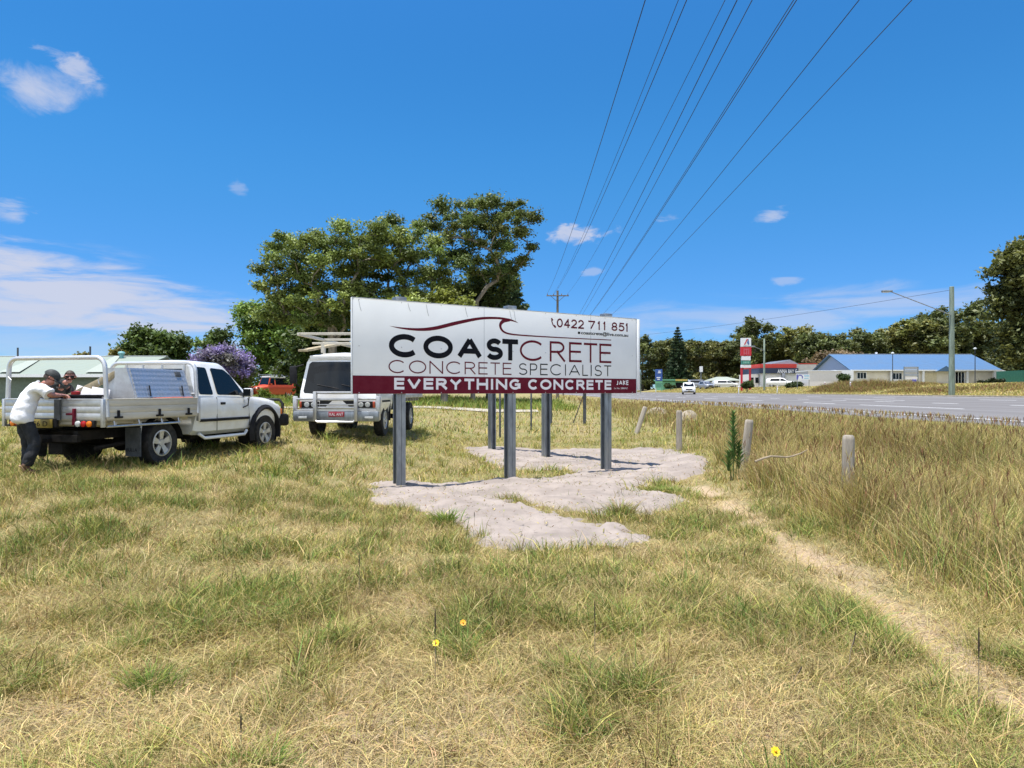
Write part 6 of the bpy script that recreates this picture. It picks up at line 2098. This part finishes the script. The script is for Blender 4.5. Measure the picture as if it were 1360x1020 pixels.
def lush(x, y):
    """0 dry and matted .. 1 green and upright"""
    v = .47 + 1.0 * (fbm(x + 9, y + 4, .7, 3) - .5) + 1.5 * (fbm(x + 3, y + 70, 2.1, 3) - .5) + .9 * (fbm(x + 13, y + 20, 5.5, 2) - .5)
    for a, b_, r_ in dryc: v = v - .7 * np.exp(-((x - a) ** 2 + ((y - b_) * .8) ** 2) / (r_ * .6) ** 2)
    for a, b_, r_ in grnc: v = v + .32 * np.exp(-((x - a) ** 2 + ((y - b_) * .8) ** 2) / (r_ * .8) ** 2)
    v = v - .9 * path_wear(x, y)
    return np.clip(v, 0, 1)


def tall_zone(x, y):
    """0 mown paddock .. 1 rank verge grass"""
    e = path_x(np.minimum(y, 12)) + .35 + .25 * (fbm(x, y, 1.1, 2) - .5) * 2 + .5 * S(y, 11, 14) + .9 * S(y, 15, 18)
    return S(x - e, 0, .9)


def sample(n, y0, y1, p, x0=None, x1=None, margin=1.1):
    """points with density falling as Y**-p over the visible wedge"""
    u = rng.random(n * 2)
    q_ = 2 - p
    y = (y0 ** q_ + u * (y1 ** q_ - y0 ** q_)) ** (1 / q_) if abs(q_) > 1e-6 else y0 * (y1 / y0) ** u
    x = (rng.random(n * 2) * 2 - 1) * (.74 * y + margin)
    k_ = np.ones(len(x), bool)
    if x0 is not None: k_ &= x > x0
    if x1 is not None: k_ &= x < x1
    return x[k_][:n], y[k_][:n]


def veh_clear(x, y):
    return np.ones(len(x), bool)


def mixc(n, cols, wts):
    w = np.stack(wts, 1); w = w / w.sum(1, keepdims=True); cw = np.cumsum(w, 1)
    u = rng.random((n, 1)); i = (u > cw).sum(1).clip(0, len(cols) - 1)
    c_ = np.array(cols)[i]
    return c_ * (1 + .20 * rng.normal(size=(n, 1))) * (1 + .06 * rng.normal(size=(n, 3)))


field = Blades()
def field_grass(n, y0, y1, p, wk, seg, hk=1.):
    x, y = sample(n, y0, y1, p)
    tz_ = tall_zone(x, y); sdv = sand_sd(x, y)
    k_ = (rng.random(len(x)) > tz_ * .85) & ((sdv < .05) | (rng.random(len(x)) < .10 * (fbm(x + 33, y, 2.2, 3) > .58)) | ((sdv < .20) & (rng.random(len(x)) < .35)) | (rng.random(len(x)) < .006)) & (x < 12.9)
    x, y = x[k_], y[k_]
    g_ = lush(x, y); n = len(x)
    # thin where dry
    pth = path_wear(x, y)
    k_ = rng.random(n) < (.55 + .45 * S(g_, .1, .5)) * (1 - .85 * pth); x, y, g_ = x[k_], y[k_], g_[k_]; n = len(x)
    z = terrain(x, y)
    far_ = S(y, 9, 20)
    h = (.035 + .075 * g_ + .055 * fbm(x, y, 2.7, 2)) * (.4 + 1.1 * rng.random(n)) * hk
    h = h * (1 + .8 * (rng.random(n) < .06))
    w = wk * (.6 + .8 * rng.random(n)) * (1 + .5 * (g_ > .6))
    bend = np.abs(rng.normal(.75, .55, n)) + (1 - g_) * .9 * rng.random(n)
    ang = 6.283 * fbm(x, y, .8, 2) * 2 + rng.normal(0, 1.9, n)
    yel = far_ * .9
    tone = mixc(n, [STRAW, TAN, GOLD, OLIVE, GREEN, LIME, BROWN],
                [.55 * (1 - g_) ** 1.5 + .09, .45 * (1 - g_) + .08, .16 + .9 * yel, .10 + .38 * g_, .015 + .65 * np.clip(g_ - .33, 0, 1) * (1 - .55 * far_), .02 + .28 * g_ * (.5 + yel), .10 + 0 * g_])
    tone = tone * (.60 + .60 * fbm(x + 11, y + 3, 2.6, 3))[:, None]
    field.add(x, y, z, h, w, ang, bend, tone, seg=seg)


field_grass(230000, 2.2, 5.5, .7, .0034, 3)
field_grass(170000, 5.5, 11, 1.1, .0052, 2)
field_grass(120000, 11, 24, 1.3, .010, 2, 1.05)
field_grass(60000, 24, 60, 1.4, .022, 2, 1.5)
# straw lying flat as thatch
x, y = sample(70000, 2.2, 11, 1.0); k_ = (sand_sd(x, y) < 0) & (tall_zone(x, y) < .6); x, y = x[k_], y[k_]
g_ = lush(x, y); k_ = rng.random(len(x)) < 1.05 - g_; x, y = x[k_], y[k_]; n = len(x)
field.add(x, y, terrain(x, y) + .012 + .02 * rng.random(n), .03 + .02 * rng.random(n), .0045 * (.6 + .9 * rng.random(n)), rng.random(n) * 6.283, 3 + 3 * rng.random(n), mixc(n, [STRAW, TAN, BROWN], [.6 + 0 * x, .4 + 0 * x, .08 + 0 * x]), seg=2)
# tufts: dense clusters of longer blades
def tufts(n, y0, y1, p, per, hk, wk, cols, wts, zone):
    tx_, ty_ = sample(n, y0, y1, p)
    k_ = (sand_sd(tx_, ty_) < -.12) & zone(tx_, ty_); tx_, ty_ = tx_[k_], ty_[k_]; m = len(tx_)
    sz = .5 + .9 * rng.random(m)
    i = np.repeat(np.arange(m), per)
    a = rng.random(len(i)) * 6.283; rr_ = np.abs(rng.normal(0, .055, len(i))) * sz[i]
    x, y = tx_[i] + np.cos(a) * rr_, ty_[i] + np.sin(a) * rr_
    tint = 1 + .18 * rng.normal(size=(m, 1)); nn = len(x)
    tone = mixc(nn, cols, [np.full(nn, w_) for w_ in wts]) * tint[i]
    field.add(x, y, terrain(x, y), hk * sz[i] * (.5 + .7 * rng.random(nn)), wk * (.7 + .6 * rng.random(nn)), a + rng.normal(0, .7, nn), np.abs(rng.normal(.55, .35, nn)), tone, seg=3)
tufts(560, 2.3, 12, 1.0, 52, .145, .0042, [GREEN, OLIVE, LIME, STRAW, BROWN], [.5, .3, .15, .10, .04], lambda a, b_: (lush(a, b_) > .42) & (tall_zone(a, b_) < .5))
tufts(300, 2.3, 12, 1.0, 50, .13, .0042, [TAN, STRAW, BROWN, OLIVE], [.5, .4, .15, .25], lambda a, b_: (lush(a, b_) < .5) & (tall_zone(a, b_) < .5))
tufts(300, 10, 24, 1.0, 34, .24, .009, [GREEN, OLIVE, LIME, GOLD], [.3, .35, .3, .25], lambda a, b_: (lush(a, b_) > .4) & (tall_zone(a, b_) < .5))
tufts(150, 2.4, 13, 1.0, 12, .25, .0045, [BROWN * .55, BROWN, OLIVE * .6], [.5, .4, .3], lambda a, b_: (lush(a, b_) > .3) & (tall_zone(a, b_) < .6))
# lusher green strip under the trees and beyond the track
x, y = sample(30000, 42, 62, .4); k_ = (x < 4); x, y = x[k_], y[k_]; n = len(x)
field.add(x, y, terrain(x, y), .25 + .35 * rng.random(n), .05 + 0 * x, rng.random(n) * 6.28, .4 + .4 * rng.random(n), mixc(n, [GREEN * 1.2, LIME, OLIVE], [.3 + 0 * x, .5 + 0 * x, .3 + 0 * x]), seg=2)
# twigs and dead stalks fallen on the sand
x = rng.uniform(-2.8, 4.2, 2600); y = rng.uniform(7, 18, 2600); sdv = sand_sd(x, y); k_ = sdv > .05; x, y = x[k_], y[k_]; n = len(x)
field.add(x, y, terrain(x, y) + .075 + .01 * rng.random(n), .02 + .015 * rng.random(n), .010 + .008 * rng.random(n), rng.random(n) * 6.283, 2 + 4 * rng.random(n) ** 2, mixc(n, [BROWN, TAN, OLIVE * .7], [.5 + 0 * x, .3 + 0 * x, .4 + 0 * x]), seg=2)
field.build('grass', 'short dry and green paddock grass', 'grass')

# rank grass of the verge
tall = Blades()
def verge(n, y0, y1, p, wk, seg, x0, x1, hk=1.):
    x, y = sample(n, y0, y1, p, x0, x1, 1.5)
    t = tall_zone(x, y); k_ = (rng.random(len(x)) < t) & (sand_sd(x, y) < -.02) & (x < 12.7); x, y, t = x[k_], y[k_], t[k_]; n = len(x)
    z = terrain(x, y)
    f = fbm(x + 20, y + 8, .5, 3); f2 = fbm(x + 60, y + 8, 1.3, 3)
    edge = S(x, 10.5, 12.7)
    h = (.20 + .40 * t * (.45 + .9 * f)) * (.4 + .8 * rng.random(n)) * hk * (1 - .35 * edge) * (.72 + .28 * S(y, 4, 8))
    h = np.minimum(h, np.maximum(.10, (1.55 - .062 * x - z) * (.75 + .35 * rng.random(n))))
    w = wk * (.6 + .8 * rng.random(n))
    bend = np.abs(rng.normal(.42, .32, n)) + .5 * (rng.random(n) < .25)
    ang = 6.283 * fbm(x, y, .6, 2) * 2 + rng.normal(0, 1.2, n)
    red = S(f2, .5, .66) * S(x, 4, 6.5)
    grn = S(f, .45, .62) * .9
    tone = mixc(n, [STRAW, TAN, GOLD, OLIVE, GREEN, RUST, BROWN], [.42 * (1 - .6 * red), .40 + 0 * x, .26 + .25 * S(x, 5, 9), .12 + .35 * grn, .04 + .28 * grn, .05 + .42 * red, .19 + .14 * red])
    tone = tone * (.62 + .66 * fbm(x + 41, y + 13, 1.7, 3))[:, None]
    tall.add(x, y, z, h, w, ang, bend, tone, seg=seg)
verge(95000, 3.2, 9, .8, .0055, 3, 2.6, 12.8)
verge(95000, 9, 20, 1.2, .009, 2, 2.8, 12.8)
verge(45000, 20, 60, 1.3, .020, 2, 2.5, 12.8)
verge(12000, 60, 150, 1.2, .05, 2, 4, 12.8)
# stems with darker seed heads standing above it
x, y = sample(6500, 3.2, 45, 1.1, 3.2, 12.6); t = tall_zone(x, y); k_ = (rng.random(len(x)) < t) & (sand_sd(x, y) < -.05); x, y = x[k_], y[k_]; n = len(x)
z = terrain(x, y); h = (.42 + .34 * rng.random(n)) * (.8 + .2 * S(y, 4, 8)); h = np.minimum(h, np.maximum(.16, 1.64 - .062 * x - z)); a = rng.random(n) * 6.28; bd = .12 + .25 * rng.random(n)
tall.add(x, y, z, h, .004 + .0005 * y, a, bd, mixc(n, [TAN, BROWN, GOLD], [.5 + 0 * x, .4 + 0 * x, .2 + 0 * x]), seg=2)
hx, hy = x + np.cos(a) * h * bd * .8, y + np.sin(a) * h * bd * .8
hzv = z + h * .86
for j in range(3):
    tall.add(hx + rng.normal(0, .008, n), hy + rng.normal(0, .008, n), hzv + .03 * j, .09 + .05 * rng.random(n), .006 + .0005 * y, a + rng.normal(0, .8, n), .3 + .3 * rng.random(n), mixc(n, [RUST, BROWN, TAN], [.25 + 0 * x, .35 + 0 * x, .6 + 0 * x]), seg=2)
tall.build('verge_grass', 'tall golden and rusty seeding grass between the paddock and the highway', 'grass')

# grass of the verge beyond the highway
fv = Blades()
n = 60000; y = 40 + 130 * rng.random(n) ** 1.3; x = 31.7 + 16 * rng.random(n) ** 1.2; k_ = x < .80 * y + 4; x, y = x[k_], y[k_]; n = len(x)
fv.add(x, y, terrain(x, y), .08 + .14 * rng.random(n), .05 + .0004 * y, rng.random(n) * 6.28, .5 + .5 * rng.random(n), mixc(n, [STRAW, TAN, GOLD, OLIVE], [.3 + 0 * x, .4 + 0 * x, .3 + 0 * x, .45 + 0 * x]), seg=2)
# rank reddish patches
for (xa, xb, ya, yb, m, hk) in ((33.5, 38.5, 68, 82, 26000, 1.15), (33.4, 37, 54, 66, 9000, .5), (35, 40, 48, 58, 6000, .4), (37.5, 41, 66, 74, 6000, .7)):
    x = xa + (xb - xa) * rng.random(m); y = ya + (yb - ya) * rng.random(m)
    cx_, cy_ = (xa + xb) / 2, (ya + yb) / 2
    q_ = 1 - np.maximum(np.abs(x - cx_) / (xb - xa) * 2, np.abs(y - cy_) / (yb - ya) * 2) ** 3
    h = hk * (.35 + .7 * rng.random(m)) * np.clip(q_, .15, 1) * (.6 + .8 * fbm(x, y, .5, 2))
    fv.add(x, y, terrain(x, y), h, .04 + 0 * x, rng.random(m) * 6.28, .25 + .3 * rng.random(m), mixc(m, [RUST, BROWN, TAN, OLIVE, GOLD], [.32 + 0 * x, .25 + 0 * x, .3 + 0 * x, .3 + 0 * x, .15 + 0 * x]), seg=2)
fv.build('far_verge_grass', 'dry grass with reddish rank patches along the far side of the highway', 'grass')


# ------------------------------------------------------------------ single plants and flowers
def plant_mesh(name, label, cat, px, py, Y, blades_, hh, ww, cols, spread, bend, group=None):
    p = P(px, py, Y); z0 = sand_h(p.x, Y); r = rng; n = blades_
    b_ = Blades(); a = r.random(n) * 6.283; rr_ = np.abs(r.normal(0, spread, n))
    tone = np.array(cols)[r.integers(0, len(cols), n)] * (1 + .2 * r.normal(size=(n, 1)))
    b_.add(np.cos(a) * rr_, np.sin(a) * rr_, np.zeros(n), hh * (.5 + .6 * r.random(n)), ww * (.7 + .6 * r.random(n)), a + r.normal(0, .4, n), np.abs(r.normal(bend, .3, n)), tone, seg=3)
    o = raw_mesh(name, np.concatenate(b_.V), np.concatenate(b_.F), np.concatenate(b_.L), np.clip(np.concatenate(b_.T), .004, .9), M['grass'])
    o.location = (p.x, Y, z0)
    return tag(o, label, cat, group)


def yof(py, z=.05): return (CAM_Z - z) * 943 / (py - 519)
plant_mesh('grass_tussock', 'round olive grass tussock growing on the sand patch', 'grass tuft', 824, 682, yof(682), 330, .24, .007, [OLIVE, GREEN, TAN, BROWN], .10, .8)
plant_mesh('grass_tussock', 'bright green leafy tuft on the front edge of the sand', 'grass tuft', 594, 690, yof(690), 160, .22, .012, [GREEN, GREEN * 1.2, LIME], .09, .6)
plant_mesh('grass_tussock', 'low green grass island at the right of the sand', 'grass tuft', 882, 650, yof(650), 900, .13, .008, [GREEN, OLIVE, LIME], .24, .9)
plant_mesh('grass_tussock', 'vivid green lush tuft in the left foreground', 'grass tuft', 200, 905, yof(905), 260, .15, .005, [GREEN, GREEN * .8, LIME], .09, .9)
plant_mesh('grass_tussock', 'dark green tuft at the bottom edge of the picture', 'grass tuft', 350, 1015, yof(1015), 260, .10, .005, [GREEN, LIME], .08, .9)


def leafy(name, label, px, py_base, Y, py_top, seed):
    p = P(px, 0, Y); z0 = tz(p.x, Y); h_ = P(0, py_top, Y).z - z0; r = np.random.default_rng(seed)
    o = thing(name, label, 'plant', (p.x, Y, z0))
    mb = MB()
    stems = [(0, 0, 1), (.10, .02, .55), (-.07, .04, .4)]
    pts = []
    for sx_, sy_, k_ in stems:
        mb.tube([(sx_ * .3, sy_ * .3, -.1), (sx_ * .7, sy_, h_ * k_ * .5), (sx_, sy_, h_ * k_)], [.012, .009, .004], 6)
        n_ = int(70 * k_)
        t = np.linspace(.3, 1, n_)
        pts += [(sx_, sy_, h_ * k_ * tt, .24 * (1.15 - tt) + .05) for tt in t]
    mb.build('stem', 'stem_green', o)
    n = len(pts); pts = np.array(pts); b_ = Blades(); a = np.arange(n) * 2.4 + r.random(n) * .5
    b_.add(pts[:, 0], pts[:, 1], pts[:, 2], pts[:, 3] * 1.0, np.full(n, .034), a, np.full(n, .8), np.array((.085, .16, .045))[None] * (1 + .2 * r.normal(size=(n, 1))), seg=3)
    raw_mesh('foliage', np.concatenate(b_.V), np.concatenate(b_.F), np.concatenate(b_.L), np.clip(np.concatenate(b_.T), .004, .9), M['grass'], o)
    return o
leafy('leafy_weed', 'tall leafy dark green weed standing left of a bollard in the verge', 974, 600, 12.2, 547, 5)


def flower(label, px, py, Yg, pet, up=.10):
    Y = (CAM_Z - (tz(0, 3.5) + .16)) * 943 / (py - 519)
    p = P(px, py, Y); z0 = tz(p.x, Y)
    o = thing('flower', label, 'flower', (p.x, Y, z0)); hh = p.z - z0
    mb = MB(); mb.tube([(.02, .02, -.02), (.0, .005, hh * .6), (0, 0, hh)], .0025, 5); mb.build('stem', 'stem_green', o)
    tl = Vector((rnd.uniform(-.3, .3), -.75, .6)).normalized(); u = tl.orthogonal().normalized(); w = tl.cross(u)
    mb = MB()
    for i in range(8):
        a = 2 * math.pi * i / 8; d = u * math.cos(a) + w * math.sin(a); s_ = tl.cross(d)
        c0 = Vector((0, 0, hh))
        mb.add([c0 + d * .004 + s_ * .003, c0 + d * .014 + s_ * .0075 + tl * .003, c0 + d * .021 + tl * .002, c0 + d * .014 - s_ * .0075 + tl * .003, c0 + d * .004 - s_ * .003], [(0, 1, 2, 3, 4)])
    mb.build('petals', pet, o, smooth=0)
    mb = MB(); mb.ball((tl * .004 + Vector((0, 0, hh)))[:], .006, 8, 6); mb.build('flower_centre', 'petal_orange', o)
    return o
flower('bright yellow daisy-like flower in the grass, largest of the three', 579, 854, 0, 'petal')
flower('small orange-yellow flower up and right of the bright yellow one', 615, 827, 0, 'petal_orange')
flower('small yellow flower at the bottom edge of the picture', 1030, 998, 0, 'petal')


def spike(label, px, py_base, py_top, seed, lean=0.):
    Y = yof(py_base, .0)
    p = P(px, 0, Y); z0 = tz(p.x, Y); hh = P(0, py_top, Y).z - z0
    o = thing('seed_spike', label, 'grass stalk', (p.x, Y, z0), 0, 'dark seed spikes in the paddock')
    mb = MB(); mb.tube([(0, 0, -.03), (lean * .4, 0, hh * .5), (lean, 0, hh)], [.0025, .002, .0015], 5); mb.build('stem', 'stick', o)
    mb = MB(); mb.tube([(lean * .68, 0, hh * .66), (lean * .8, 0, hh * .78), (lean * .95, 0, hh * .95), (lean, 0, hh * 1.02)], [.002, .0042, .0036, .001], 6); mb.build('seed_head', 'hair', o)
    return o
for i, (px, pb, pt, ln) in enumerate(((1300, 960, 835, 0), (1125, 900, 838, .05), (578, 905, 810, 0), (477, 800, 735, 0), (1050, 920, 885, .06), (790, 880, 800, 0), (630, 700, 690 - 10, 0), (320, 1015, 950, 0), (150, 690, 620, 0.0), (985, 760, 730, .03))):
    spike('dark thin seed spike, ' + ['at the right beside the bare path', 'short and leaning in the green strip right of centre', 'just below the bright yellow flower', 'in the green tufts left of centre', 'leaning above the lower right straw', 'upright in the middle foreground', 'at the front edge of the sand', 'beside the dark green tuft at the bottom edge', 'standing before the rear of the ute', 'leaning near the start of the bare path'][i], px, pb, pt, i, ln)
